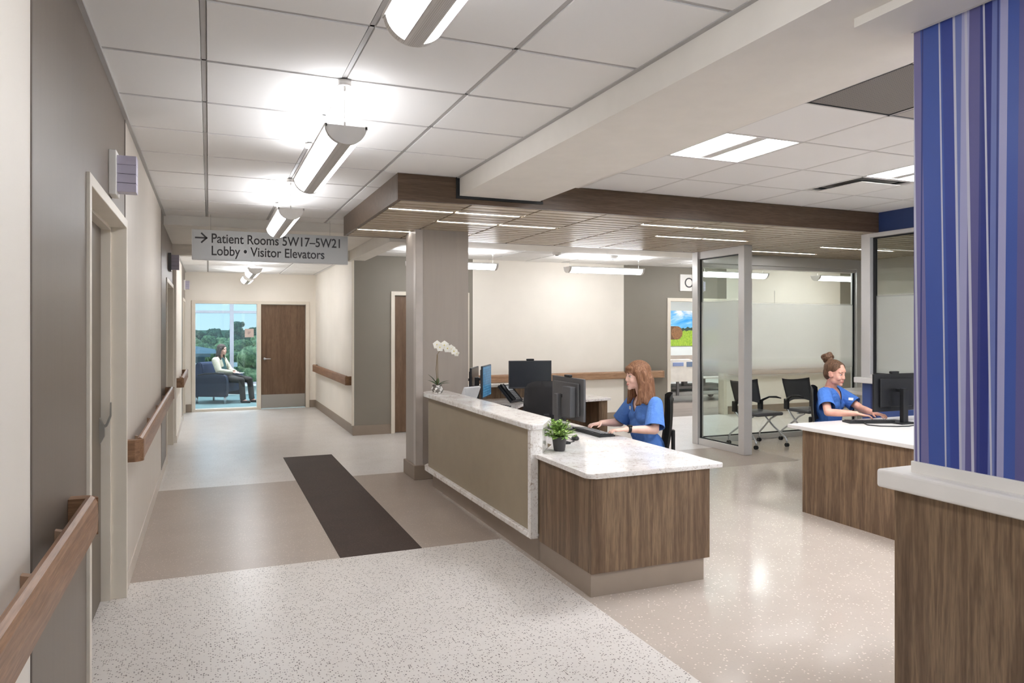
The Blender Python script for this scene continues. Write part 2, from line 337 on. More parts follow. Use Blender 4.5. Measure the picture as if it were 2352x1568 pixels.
# patient room shell
paleblue = wallmat('pale_grey_wall_paint', (214,219,216))
m = MB().box(2.15, 12.8, 15.5, 15.6, 0, 3.02); S('wall_patient_room', m, paleblue)
S('ceiling_patient_room', MB().box(2.15, 12.8, YC+.12, 15.5, 2.6, 2.65), drywall)
S('trim_5', MB().box(7, 12.6, 15.47, 15.5, .78, .93).box(7, 12.6, 15.48, 15.5, 0, .12), plain('taupe_chair_rail', (170,158,146), .5))
# outer shell
S('wall_back', MB().box(-1.2, 12.8, -3.15, -3, 0, .45).box(-1.2, 12.8, -3.15, -3, 2.75, 3.02), cream); S('wall_far_right', MB().box(12.6, 12.8, -3, 15.5, 0, 3.02), cream)
m = MB()
for i in range(9): m.box(-1.2+i*1.73, -1.13+i*1.73, -3.12, -3.04, .45, 2.75)
w6 = S('added_fill_window', m, white); MB().box(-1.1, 12.6, -3.09, -3.08, .45, 2.75).make('pane', glass_clear, w6)  # unseen window wall added behind the camera as soft daylight fill
# ---- ceilings : tiles hang in a grey reveal grid
def tiles(name, xs, ys, z, skip=(), g=.011, d=.014):
    b = MB()
    for i in range(len(xs)-1):
        for j in range(len(ys)-1):
            if (i, j) in skip: continue
            x0, x1, y0, y1 = xs[i]+g, xs[i+1]-g, ys[j]+g, ys[j+1]-g
            b.prism([(x0,y0),(x1,y0),(x1,y1),(x0,y1)], z, z+.02)
            for v in b.b.verts[-8:]:
                if v.co.z < z+.001: v.co.x += .004*(1 if v.co.x < (x0+x1)/2 else -1); v.co.y += .004*(1 if v.co.y < (y0+y1)/2 else -1)
    return S(name, b, tile_m)
def fr(a, b, s, o):
    r = [a]; k = math.ceil((a-o)/s+1e-6)
    while o+k*s < b-.04:
        if o+k*s > a+.04: r.append(o+k*s)
        k += 1
    return r+[b]
xs = fr(WL, 1.97, .665, -.023); ys = fr(-3, 9.12, .7025, 3.08)
tiles('ceiling', xs, ys, CZ)
m = MB()
for x in xs[1:-1]: m.box(x-.0105, x+.0105, -3, 9.12, CZ+.004, CZ+.012)
for y in ys[1:-1]: m.box(WL, 1.97, y-.0085, y+.0085, CZ+.004, CZ+.012)
m.box(WL, 1.97, -3, 9.12, CZ+.012, CZ+.03); S('ceiling_grid', m, grid_m)
S('trim_6', MB().box(WL, WL+.022, -3, 9.12, CZ-.014, CZ+.004).box(1.95, 1.975, -3, 5.9, CZ-.006, CZ+.004), grid_m)
# right hand ceiling
xr = fr(2.72, 6.9, .66, 3.135); yr = fr(-3, 5.9, .68, 3.175)
def cell(x, y, X, Y):
    i = max(k for k in range(len(X)-1) if X[k] <= x); j = max(k for k in range(len(Y)-1) if Y[k] <= y); return i, j
T1 = cell(3.4, 4.2, xr, yr); T2 = cell(5.4, 4.2, xr, yr); DF = cell(5.4, 4.9, xr, yr); G1 = cell(3.4, 2.9, xr, yr); G2 = cell(4.1, 2.9, xr, yr)
T3 = cell(5.4, 1.5, xr, yr); T4 = cell(3.4, .8, xr, yr); T5 = cell(5.4, -.8, xr, yr); T6 = cell(3.4, -1.5, xr, yr)
tiles('ceiling', xr, yr, CZ, {T1, T2, DF, G1, G2, T3, T4, T5, T6} | {(0, j) for j in range(len(yr))}, g=.008)
m = MB().box(2.72, 3.127, -3, 5.9, CZ-.004, CZ+.02)
m.b.faces.ensure_lookup_table(); S('ceiling', m, drywall)
m = MB()
holes = {DF, T1, T2, T3, T4, T5, T6}
for i in range(1, len(xr)-1):
    for j in range(len(yr)-1):
        if (i, j) not in holes: m.box(xr[i], xr[i+1], yr[j], yr[j+1], CZ+.012, CZ+.03)
for x in xr[1:-1]: m.box(x-.0095, x+.0095, -3, 5.9, CZ-.001, CZ+.012)
for y in yr[1:-1]: m.box(3.13, 6.9, y-.0075, y+.0075, CZ-.001, CZ+.012)
S('ceiling_grid', m, plain('pale_grid', (212,208,204), .5, var=.02))
# the big white beam, the soffit box and the dropped parts beyond
S('ceiling_beam', MB().box(1.975, 2.722, -3, 5.9, 2.765, 3.02), drywall)
S('ceiling_soffit', MB().box(2.17, 2.40, -3, 1.96, 2.732, 2.77), drywall)
S('ceiling_drop', MB().box(WL-.1, 2.2, 9.12, 11.2, 2.81, 3.02).box(WL-.1, 2.2, 11.2, 11.4, 2.66, 3.02), drywall)
S('ceiling_drop', MB().box(1.98, 2.2, 8.52, 11.2, 2.66, 2.81), drywall)
S('ceiling_drop', MB().box(2.2, 12.6, 8.5, 9.15, 2.70, 3.02), drywall)
xc = fr(2.2, 12.6, .665, 2.2); yc = fr(9.15, 11.1, .65, 9.15); tiles('ceiling', xc, yc, 2.745)
S('ceiling_grid', MB().box(2.2, 12.6, 9.15, 11.1, 2.755, 2.78), grid_m)
xe = fr(XF, 2.03, .665, -.02); ye = fr(11.4, YE, .7025, 11.5); tiles('ceiling', xe, ye, 2.72); S('ceiling_grid', MB().box(XF, 2.03, 11.4, YE, 2.73, 2.75), grid_m)
S('trim_7', MB().box(XF, XF+.02, 11.4, YE, 2.705, 2.72), grid_m)
# lounge shell beyond the glass
tealw = plain('lounge_white_paint', (222,226,224), .6)
S('wall_lounge', MB().box(-1.3, -1.2, 15.55, 19.2, 0, 3.02).box(2.2, 2.3, 15.55, 19.2, 0, 3.02), tealw)
S('ceiling_lounge', MB().box(-1.2, 2.2, 15.55, 19.2, 2.75, 2.8), tealw)
for x in (.1, 1.3):  # two unseen lamps added to brighten the lounge
    t = thing('recessed_light', 'added ceiling light brightening the lounge, out of view', 'ceiling light', (x,17.2,2.73), 0, 'added lounge fill lights'); MB().box(-.3,.3,-.6,.6,0,.016).make('housing', lamp_end, t); MB().box(-.27,.27,-.57,.57,-.004,0).make('lens', trof_e, t)
S('wall_lounge_sill', MB().box(-1.2, 2.2, 19.0, 19.25, 0, .2).box(-1.2, 2.2, 18.9, 19.25, .2, .25, .005).box(-1.2, 2.2, 19.0, 19.2, 2.5, 3.02), tealw)
m = MB().box(.47, .56, 19.02, 19.14, .25, 2.5, .004).box(-1.2, 2.2, 19.02, 19.14, 1.99, 2.05, .004).box(-1.2, 2.2, 19.02, 19.14, 2.44, 2.5, .004).box(-1.2, 2.2, 19.02, 19.14, .25, .29, .004)
m.box(-1.2, -1.12, 19.02, 19.14, .25, 2.5).box(2.12, 2.2, 19.02, 19.14, .25, 2.5)
w2 = S('window_2', m, plain('grey_mullion', (160,156,162), .4)); MB().box(-1.15, 2.15, 19.075, 19.085, .28, 2.48).make('pane', glassmat('exterior_glass', (240,250,250)), w2)
# square notice on the lounge glass
n_ = thing('glass_notice', 'small square pinkish notice stuck on the lounge glass', 'sign', (.745, YE+.05, 1.53))
MB().box(-.085, .085, -.003, .003, -.085, .085, .002).make('plate', plain('pale_pink_plastic', (226,205,196), .4), n_)
m = MB()
for k in range(3): m.box(-.03, .03-.012*k, -.0045, -.003, .018-.02*k, .026-.02*k)
m.make('printing', plain('grey_print', (140,128,130), .6), n_)
# ---- column
S('column', MB().box(2.06, 2.655, 7.62, 8.05, 0, 2.70), colw)
S('trim_8', MB().box(2.054, 2.135, 7.612, 7.62, .15, 2.7, .003).box(2.054, 2.06, 7.612, 7.70, .15, 2.7, .002), plain('pale_corner_strip', (198,188,180), .35))  # paler strip wrapping the column's front corner
S('baseboard_column', MB().box(2.035, 2.675, 7.595, 8.07, 0, .155, .006), base_m)
# ---- wooden canopy
CX0, CX1, CY0, CY1 = 1.44, 9.62, 5.9, 8.5
m = MB(); m.box(CX0, 1.975, CY0, CY0+.03, 2.70, CZ).box(2.76, 6.9, CY0, CY0+.03, 2.70, CZ).box(1.975, 2.76, CY0, CY0+.03, 2.70, 2.752)
m.box(CX0, CX0+.03, CY0+.03, CY1, 2.70, 3.0).box(CX0, CX1, CY1-.03, CY1, 2.70, 3.0)
cn = thing('wood_canopy', 'brown wood slat ceiling canopy with light slots over the nurse station', 'ceiling canopy', (CX0, CY0, 2.7))
OF = (CX0, CY0, 2.7)
m.make('fascia', fascia_m, cn, off=OF)
m = MB().box(1.945, 1.975, CY0-.012, CY0+.02, 2.742, CZ).box(1.945, 2.76, CY0-.012, CY0+.02, 2.742, 2.765); m.make('shadow_gap', blackm, cn, off=OF)
leds = [(1.45,2.775,6.38), (2.1,3.44,7.07), (1.47,2.775,7.98), (4.11,5.44,6.45), (4.785,6.13,7.15), (6.78,8.3,8.07), (7.5,8.97,7.37)]
m = MB(); pitch = .1485; y = CY0+.03; k = 0; rows = []
while y < CY1-.05:
    rows.append((y, min(y+pitch, CY1-.03))); y += pitch
crossx = [2.1+.672*i for i in range(12)]
def rowled(y0, y1):
    return [(a, b) for a, b, yy in leds if y0 <= yy < y1]
lm = MB(); ym = []
for y0, y1 in rows:
    L_ = rowled(y0, y1); edges = [CX0+.03]+[x for x in crossx if x < CX1-.05]+[CX1]
    for a, b in zip(edges[:-1], edges[1:]):
        on = any(p-.1 < (a+b)/2 < q+.1 for p, q in L_)
        w0 = .05 if on else .030
        m.box(a+.011, b-.011, y0+w0, y1-.003, 2.70, 2.722, .0015, 1)
        if on: ym.append((a, b, y0, w0))
m.make('slats', slat_m, cn, off=OF); 
for a, b, y0, w0 in ym: MB().box(a+.03, b-.02, y0+.006, y0+w0-.008, 2.704, 2.72).make('light_slot', led_e, cn, off=OF)
MB().box(CX0+.03, CX1, CY0+.03, CY1-.03, 2.735, 2.76).make('backing', plain('dark_backing', (40,34,30), .8), cn, off=OF)
MB().cyl((3.11,7.43,2.695), (3.11,7.43,2.70), .06, 20).make('cover_plate', slat_m, cn, off=OF)
# ---- blue header and windowed wall on the right
blueh = plain('navy_wall_paint', (52,70,118), .5, var=.02)
S('wall_blue_header', MB().box(6.9, 7.02, -3, 5.9, 2.70, 3.02), blueh)
m = MB().box(6.9, 7.02, -3, 6.12, 0, 1.01); S('wall_blue', m, plain('blue_laminate', (70,92,150), .45, var=.03))
S('trim_9', MB().box(6.892, 6.9, 5.92, 6.0, 0, 1.0).box(6.892,6.9,5.0,5.03,0,1.0), plain('dark_blue_edge', (50,62,112), .45))
S('wall_cap', MB().box(6.83, 7.09, -3, 6.18, 1.01, 1.075, .008), solid_m)
m = MB().box(6.88, 7.0, 6.0, 6.12, 1.075, 2.70, .004).box(6.88, 7.0, -3, 6.0, 1.075, 1.115, .004).box(6.88, 7.0, -3, 6.0, 2.655, 2.70, .004)
m.mi = 1; m.box(6.93, 6.955, 5.965, 6.0, 1.115, 2.655).box(6.93, 6.955, -3, 5.965, 1.115, 1.13).box(6.93, 6.955, -3, 5.965, 2.64, 2.655)
w3 = S('window_3', m, [alu, gasket]); MB().box(6.94, 6.946, -2.9, 5.965, 1.13, 2.64).make('pane', glass_frost, w3)
# room wall behind the glass on the right
greyc = wallmat('warm_grey_wall_paint', (205,197,184))
S('wall_room', MB().box(9.62, 9.8, -3, 8.5, 0, 3.02).box(9.62, 12.6, 8.4, 8.6, 0, 3.02), greyc)
# ---- glazed screen : sidelight at x 6.4 and long pane at y 8.5
def frame_run(name, boxes, gboxes, pane):
    m = MB()
    for b in boxes: m.box(*b, .004)
    m.mi = 1
    for b in gboxes: m.box(*b)
    wn = S(name, m, [alu, gasket]); MB().box(*pane).make('pane', glass_frost, wn); return wn
frame_run('window_4', [(6.33,6.46,7.44,7.55,0,2.70), (6.33,6.43,8.40,8.52,0,2.70), (6.35,6.41,7.55,8.40,.0,.09), (6.35,6.41,7.55,8.40,2.60,2.70)],
          [(6.372,6.388,8.375,8.40,.09,2.6), (6.372,6.388,7.55,8.4,.09,.105), (6.372,6.388,7.55,8.4,2.585,2.6)], (6.377,6.383,7.55,8.38,.10,2.59))
frame_run('window_5', [(6.43,9.5,8.46,8.54,0,.075), (6.43,9.5,8.44,8.56,2.55,2.70), (9.40,9.5,8.44,8.56,.0,2.70), (6.43,9.4,8.46,8.54,2.50,2.55)],
          [(9.37,9.4,8.49,8.51,.07,2.5), (6.43,9.4,8.49,8.51,.075,.092)], (6.43,9.38,8.497,8.503,.09,2.5))
# ---- blue striped feature wall on its wood base, right foreground
bs = M('blue_striped_wall_panel', (70,90,160), .3, 0, .5)
g = bs.n('NewGeometry'); sx = bs.n('SeparateXYZ'); bs.l(g.outputs['Position'], sx.inputs[0])
def axis(ky, kz, off):
    a = bs.n('Math', operation='MULTIPLY_ADD'); a.inputs[1].default_value = kz; bs.l(sx.outputs[2], a.inputs[0]); 
    b = bs.n('Math', operation='MULTIPLY_ADD'); b.inputs[1].default_value = ky; bs.l(sx.outputs[1], b.inputs[0]); bs.l(a.outputs[0], b.inputs[2]); a.inputs[2].default_value = off; return b.outputs[0]
def stripe(v, seed, scale):
    n1 = bs.n('TexVoronoi', voronoi_dimensions='1D', Scale=scale, Randomness=1.0); bs.l(v, n1.inputs['W']); s = bs.n('SeparateColor'); bs.l(n1.outputs['Color'], s.inputs[0]); return s.outputs[0]
P_ = [(0,(60,76,150)), (.14,(110,122,178)), (.26,(48,58,128)), (.40,(98,96,146)), (.53,(70,92,164)), (.66,(164,164,200)), (.76,(54,66,140)), (.86,(120,116,160)), (.95,(76,92,160))]
c1 = bs.ramp(stripe(axis(1, .010, 3), 1, 30), P_, True); c2 = bs.ramp(stripe(axis(1, -.022, 7), 2, 17), P_, True)
pick = bs.ramp(stripe(axis(1, -.012, 1), 3, 11), [(0,(0,0,0)), (.5,(255,255,255))], True)
c = bs.mix(pick, c1, c2); thin = bs.ramp(stripe(axis(1, -.016, 9), 4, 110), [(0,(0,0,0)), (.91,(255,255,255))], True); c = bs.mix(thin, c, (192,192,208)); thin2 = bs.ramp(stripe(axis(1, .006, 5), 4, 140), [(0,(0,0,0)), (.93,(255,255,255))], True); c = bs.mix(thin2, c, (60,70,130)); bs.base(c)
bs.bump(bs.noise(bs.world(), 300, 2), .1, .002)
S('wall_striped', MB().box(2.432, 2.62, -3, 1.925, 1.14, 2.742), bs.m)
S('trim_10', MB().box(2.424, 2.63, -3, 1.932, 1.098, 1.142, .003).box(2.424, 2.63, -3, 1.932, 2.74, 2.767, .003), solid_m)
fc = thing('counter_cabinet', 'walnut cabinet with thick white counter under the blue striped wall', 'cabinet', (2.3, 2.0, 0)); OF = (2.3,2.0,0)
MB().box(2.405, 3.3, -2.98, 1.985, 0, 1.03).make('cabinet_body', walnut, fc, off=OF)
MB().box(2.365, 3.34, -2.98, 2.035, 1.03, 1.10, .012, 3).make('countertop', solid_m, fc, off=OF)
# ================================================================ LAMPS
def pendant(label, loc, L, rz, zc, group, far=False):
    """suspended half-round lamp, length L along local +Y from loc, hung from ceiling height zc"""
    t = thing('pendant_lamp', label, 'pendant lamp', loc, rz, group); r, h = .105, .095; N = 24
    A = [(r*math.cos(R(180+180*i/N)), h*math.sin(R(180+180*i/N))) for i in range(N+1)]
    def shell(i0, i1, y0, y1, k=1.0):
        m_ = MB(); sec = [(a*k, b*k) for a, b in A[i0:i1+1]]; inn = [(a*(k-.03), b*(k-.03)) for a, b in reversed(A[i0:i1+1])]
        m_.extr(sec+inn, (0,y0,0), (1,0,0), (0,0,1), (0,y1-y0,0)); return m_
    e = .035
    shell(1, 9, e, L-e, .985).make('diffuser', lamp_white_far if far else lamp_white, t, True); shell(14, 23, e, L-e, .985).make('diffuser', lamp_white_far if far else lamp_white, t, True)
    m = MB()
    for i0, i1, y0, y1 in ((9,14,e,L-e), (0,24,.004,e), (0,24,L-e,L-.004)):
        sec = A[i0:i1+1]; inn = [(a*.96, b*.96) for a, b in reversed(sec)]; m.extr(sec+inn, (0,y0,0), (1,0,0), (0,0,1), (0,y1-y0,0))
    m.box(-r-.004, -r+.008, 0, L, -.012, .004).box(r-.008, r+.004, 0, L, -.012, .004); m.make('metal_body', perf, t, False)
    for y in (0, L-.004): MB().extr(A, (0,y,0), (1,0,0), (0,0,1), (0,.004,0)).make('end_cap', lamp_end, t)
    m = MB().box(-r+.014, r-.014, .03, L-.03, -.014, -.010); m.make('upward_lens', lamp_up_far if far else lamp_up, t)
    for y in (.05, L-.05):
        MB().cyl((0,y,-.01), (0,y,zc-loc[2]-.012), .0014, 6).cyl((0,y,-.012), (0,y,.03), .005, 8).make('cable', steel, t)
        MB().cyl((0,y,zc-loc[2]-.03), (0,y,zc-loc[2]-.001), .034, 20).cyl((0,y,zc-loc[2]-.055), (0,y,zc-loc[2]-.03), .006, 8).make('ceiling_mount', lamp_end, t)
    return t
GP = 'half-round pendant lamps along the corridor'
for lb, y0, L, x, z, zc in (('half-round pendant lamp nearest, cut by the top edge of the photo', 1.0, 1.44, .65, 2.70, CZ),
                     ('half-round pendant lamp second from the front, hanging over the corridor', 3.76, 1.5, .65, 2.675, CZ),
                     ('half-round pendant lamp hanging just in front of the direction sign', 6.46, 1.42, .65, 2.66, CZ),
                     ('small half-round pendant lamp in the far corridor, nearer of two', 11.9, 1.1, .66, 2.56, 2.72),
                     ('small half-round pendant lamp right before the end wall', 13.7, 1.1, .66, 2.56, 2.72),
                     ('half-round pendant lamp behind the viewpoint, unseen', -1.8, 1.45, .65, 2.68, CZ)):
    pendant(lb, (x, y0, z), L, 0, zc, GP, y0 > 11)
for lb, x0, L in (('long pendant lamp partly hidden by the column', 2.55, 1.33), ('long pendant lamp in front of the wall right of the column', 5.04, 1.33),
                  ('long pendant lamp seen through the glazed sidelight', 7.55, 1.33), ('long pendant lamp seen at the right end of the glazed screen', 10.02, 1.33)):
    pendant(lb, (x0, 9.9, 2.57), L, R(-90), 2.745, 'long pendant lamps along the cross corridor', True)
def troffer(label, cl):
    x0, x1, y0, y1 = xr[cl[0]]+.01, xr[cl[0]+1]-.01, yr[cl[1]]+.01, yr[cl[1]+1]-.01; O = (x0, y0, CZ)
    t = thing('recessed_light', label, 'ceiling light', O, 0, 'recessed square lights'); xm = (x0+x1)/2
    m = MB()
    m.box(x0, x1, y0, y1, CZ+.085, CZ+.095).box(x0, x0+.012, y0, y1, CZ, CZ+.09).box(x1-.012, x1, y0, y1, CZ, CZ+.09).box(x0, x1, y0, y0+.012, CZ, CZ+.09).box(x0, x1, y1-.012, y1, CZ, CZ+.09)
    m.make('housing', lamp_end, t, off=O)
    for s in (-1, 1): MB().obox((xm+s*.165, (y0+y1)/2, CZ+.052), (.135,0,s*-.022), (0,(y1-y0)/2-.02,0), (0,0,.003)).make('lens', trof_e, t, off=O)
    MB().box(xm-.05, xm+.05, y0+.02, y1-.02, CZ+.002, CZ+.03, .01).make('center_basket', perf, t, off=O); return t
troffer('recessed square ceiling light above the nurse station aisle', T1); troffer('recessed square ceiling light half hidden by the blue striped wall', T2)
for T in (T3, T4, T5, T6): troffer('recessed ceiling light hidden behind the blue striped wall', T)
# air diffuser and return grilles
x0, x1, y0, y1 = xr[DF[0]]+.008, xr[DF[0]+1]-.008, yr[DF[1]]+.008, yr[DF[1]+1]-.008; O = (x0,y0,CZ)
t = thing('air_diffuser', 'square white plaque air diffuser in the ceiling beside the light', 'air vent', O)
m = MB(); m.box(x0, x1, y0, y1, CZ+.02, CZ+.03); m.box(x0, x0+.02, y0, y1, CZ, CZ+.02).box(x1-.02, x1, y0, y1, CZ, CZ+.02).box(x0, x1, y0, y0+.02, CZ, CZ+.02).box(x0, x1, y1-.02, y1, CZ, CZ+.02); m.make('housing', white, t, off=O)
MB().box(x0+.085, x1-.085, y0+.085, y1-.085, CZ-.02, CZ-.012, .004).make('plaque', white, t, off=O)
m = MB()
for a in ((x0+.03, x1-.03, y0+.03, y0+.085), (x0+.03, x1-.03, y1-.085, y1-.03), (x0+.03, x0+.085, y0+.03, y1-.03), (x1-.085, x1-.03, y0+.03, y1-.03)): m.box(*a, CZ+.012, CZ+.019)
m.make('air_slot', gasket, t, off=O)
pg = M('perforated_grille', (120,114,109), .6); vo = pg.n('TexVoronoi', Scale=78.0, Randomness=0.0); pg.l(pg.world(), vo.inputs['Vector']); pg.base(pg.ramp(vo.outputs['Distance'], [(.28,(92,87,83)), (.42,(138,132,127))])); pg = pg.m
pg2 = plain('pale_grille', (176,170,164), .6)
for cl, mt, lb in ((G1, pg, 'large dark perforated air return grille beside the blue striped wall'), (G2, pg2, 'pale grille tile cut off by the blue striped wall')):
    x0, x1, y0, y1 = xr[cl[0]]+.006, xr[cl[0]+1]-.006, yr[cl[1]]+.006, yr[cl[1]+1]-.006; O = (x0,y0,CZ); t = thing('return_grille', lb, 'air vent', O)
    MB().box(x0+.012, x1-.012, y0+.012, y1-.012, CZ+.002, CZ+.012).make('perforated_plate', mt, t, off=O)
    m = MB()
    for a in ((x0, x1, y0, y0+.012), (x0, x1, y1-.012, y1), (x0, x0+.012, y0, y1), (x1-.012, x1, y0, y1)): m.box(*a, CZ-.001, CZ+.02)
    m.make('frame', gasket if mt is pg else midg, t, off=O)
# smoke detector, sprinklers, small ceiling speaker
def disc(label, nm, x, y, z, r, cat, grp=None):
    t = thing(nm, label, cat, (x,y,z), 0, grp); MB().lathe([(r*.55,-.045),(r*.8,-.04),(r,-.02),(r,0)], (0,0,0), 24).make('cover', white, t); MB().lathe([(r*.3,-.052),(r*.35,-.044)], (0,0,0), 16).make('sensor', midg, t)
disc('round smoke detector on the cross corridor ceiling between two lamps', 'smoke_detector', 5.75, 9.75, 2.743, .09, 'smoke detector')
disc('small white sensor on the cross corridor ceiling near the column', 'ceiling_sensor', 4.7, 9.55, 2.743, .07, 'sensor')
# ================================================================ SIGNS
txt_m = plain('dark_grey_lettering', (72,70,72), .6)
def text(s, size, parent, loc, rot, mat, depth=.002, nm='lettering', sx=1):
    cu = bpy.data.curves.new(nm, 'FONT'); cu.body = s; cu.size = size; cu.extrude = depth; cu.offset = .0016 if size < .2 else 0; tmp = bpy.data.objects.new('tmp', cu); C.objects.link(tmp)
    dg = bpy.context.evaluated_depsgraph_get(); me = bpy.data.meshes.new_from_object(tmp.evaluated_get(dg)); bpy.data.objects.remove(tmp)
    me.transform(Matrix.Translation(Vector(loc))@rot.to_matrix().to_4x4()@Matrix.Diagonal((sx,1,1,1))); me.materials.clear(); me.materials.append(mat)
    o = bpy.data.objects.new(nm, me); C.objects.link(o); o.parent = parent; return o
from mathutils import Euler
FR = Euler((R(90),0,0))
SX0, SX1, SZ0, SZ1, SY = -.172, 1.548, 2.405, 2.742, 8.9
t = thing('direction_sign', 'grey hanging sign reading Patient Rooms 5W17-5W21, Lobby, Visitor Elevators', 'sign', (SX0, SY, SZ0))
sm = M('brushed_silver_sign', (190,190,190), .38, .35); sm.bump(sm.noise(sm.coord((2,2,200)), 3, 2), .08, .001)
bd = MB().box(0, SX1-SX0, -.02, .02, 0, SZ1-SZ0, .003).make('board', sm.m, t)
MB().box(-.006, 0, -.022, .022, -.002, SZ1-SZ0+.002).box(SX1-SX0, SX1-SX0+.006, -.022, .022, -.002, SZ1-SZ0+.002).box(0, SX1-SX0, -.022, .022, -.006, 0).make('edge_trim', alu, t)
text('Patient Rooms 5W17\u20135W21', .150, t, (.192, -.0215, .195), FR, txt_m, sx=.825)
text('Lobby \u2022 Visitor Elevators', .150, t, (.192, -.0215, .055), FR, txt_m, sx=.83)
m = MB(); m.obox((.085,-.022,.245), (.058,0,0), (0,.0015,0), (0,0,.0085))
for s in (-1, 1): m.obox((.122,-.022,.245+s*.024), (.031,0,-s*.031), (0,.0015,0), (.0062,0,s*.0062))
m.make('arrow', txt_m, t)
for x in (.19, 1.515): MB().cyl((x,0,SZ1-SZ0), (x,0,CZ-SZ0+.001), .0018, 6).make('cable', steel, t)
t = thing('room_sign', 'white square sign with a grey letter on the wall by the patient room', 'sign', (7.96, YC, 2.31))
MB().box(0, .26, -.03, 0, 0, .305, .003).make('board', white, t); text('O', .26, t, (.085, -.0315, .065), FR, txt_m, .001)
# nurse call lights
lens = plain('lavender_lens', (188,182,200), .3, var=.02); 
def dome(label, loc, rz, small=1.0, dark=False):
    k = small; t = thing('nurse_call_light', label, 'signal light', loc, rz, 'nurse call lights over the doors')
    MB().box(0, .035*k, -.075*k, .075*k, -.115*k, .115*k, .004).make('backplate', white if not dark else midg, t)
    m = MB()
    for i in range(4): m.box(.035*k, .125*k, -.045*k, .045*k, (-.095+.0475*i)*k, (-.095+.0475*i+.0455)*k, .003)
    m.make('lens', lens, t)
dome('white signal light with lavender lens over the nearest left door', (WL, 4.3, 2.44), 0); dome('grey signal light over the second left door', (WL, 10.2, 2.47), 0, 1, True)
dome('small signal light over the farthest left door', (XF, 14.6, 2.42), 0, .8); dome('small signal light over the patient room doorway', (8.42, YC, 2.40), R(-90), .9)
# ================================================================ HANDRAILS
def handrail(label, a, b, nrm, zc, mat, brk, hs=1.3):
    """rail from a to b (xy), wall normal nrm"""
    a, b, nrm = Vector((*a,0)), Vector((*b,0)), Vector((*nrm,0)); d = b-a; O = (a.x, a.y, zc); er = railend_m if mat is rail_m else mat
    t = thing('handrail', label, 'handrail', O); u = Vector((0,0,1))
    pf = [(.062,-.052),(.088,-.052),(.096,-.044),(.098,.0),(.096,.04),(.088,.053),(.074,.060),(.060,.056),(.056,.048),(.056,.02),(.050,-.03),(.052,-.048)]
    MB().extr([(p_, q_*hs) for p_, q_ in pf], (0,0,0), nrm, u, d).make('rail', mat, t, False)
    dn = d.normalized()
    for p, s in ((Vector((0,0,0)), 1), (d, -1)):
        q = [(0,0),(.0,.045),(.094,.045),(.098,.035),(.098,0)]; m = MB(); 
        m.extr([(.001,0),(.001,.06),(.05,.06),(.075,.045),(.094,.02),(.098,0)], p-u*.0515*hs, nrm, dn*(-s), u*.104*hs); m.make('end_return', er, t)
    n = brk
    for i in range(n):
        p = d*((i+.5)/n); MB().extr([(.001,-.03),(.001,.02),(.02,.015),(.045,.03),(.06,.046),(.06,.03),(.05,-.02)], p-dn*.014, nrm, u, dn*.028).make('bracket', plain('rail_bracket', (176,146,122), .4) if i < 0 else brk_m, t)
    return t
brk_m = plain('rail_bracket', (170,140,116), .4)
handrail('thick brown wood handrail in the near left corner before the first door', (WL,-1.2), (WL,3.06), (1,0), .945, rail_m, 9)
handrail('brown wood handrail on the left wall between first and second door', (WL,5.12), (WL,9.40), (1,0), .872, rail_m, 4)
handrail('brown wood handrail on the left wall of the far corridor', (XF,11.5), (XF,13.75), (1,0), .845, rail_m, 3)
handrail('brown wood handrail on the right wall of the far corridor', (2.03,11.3), (2.03,15.1), (-1,0), .82, rail_m, 4)
handrail('long wood handrail on the wall behind the nurse station', (3.99,YC), (7.54,YC), (0,-1), .80, railx_m, 5, 1.15)
handrail('wood handrail seen blurred through the frosted glazing', (9.12,YC), (11.8,YC), (0,-1), .80, railx_m, 4, 1.15)
# ================================================================ RECEPTION DESK
OF = (2.05, 4.5, 0)
rc = thing('reception_counter', 'curved reception counter with olive panel framed in speckled quartz', 'reception desk', OF)
def outline(x0, x1, y0, y1, r, ch=0):       # near end clipped, far left corner rounded
    return [(x0+.02,y0)]+([(2.155,y0), (2.295,y0+.20), (x1,y0+.30)] if ch else [(x1,y0)])+[ (x1,y1-.06), (x1-.03,y1), (x0+r,y1)]+arc(x0+r, y1-r, r, 90, 180, 10)[1:]+[(x0,y0+.02)]
MB().prism(outline(2.055, 2.365, 4.60, 7.50, .22, 1), .925, .965, .008).make('counter_top', quartz_m, rc, off=OF)
MB().prism(outline(2.095, 2.33, 4.64, 7.44, .20, 1), .19, .925).make('front_panel', panel_m, rc, off=OF)
MB().prism(outline(2.062, 2.33, 4.645, 7.47, .21, 1), .165, .205, .008).make('lower_quartz_ledge', quartz_m, rc, off=OF)
MB().prism([(2.07,4.62),(2.16,4.62),(2.30,4.83),(2.30,4.89),(2.14,4.67),(2.07,4.67)], .757, .925).box(2.071, 2.125, 4.62, 4.67, .165, .757).make('end_panel', quartz_m, rc, off=OF)
MB().prism(outline(2.137, 2.33, 4.625, 7.38, .16), 0, .17).make('toe_kick', kick_m, rc, off=OF)
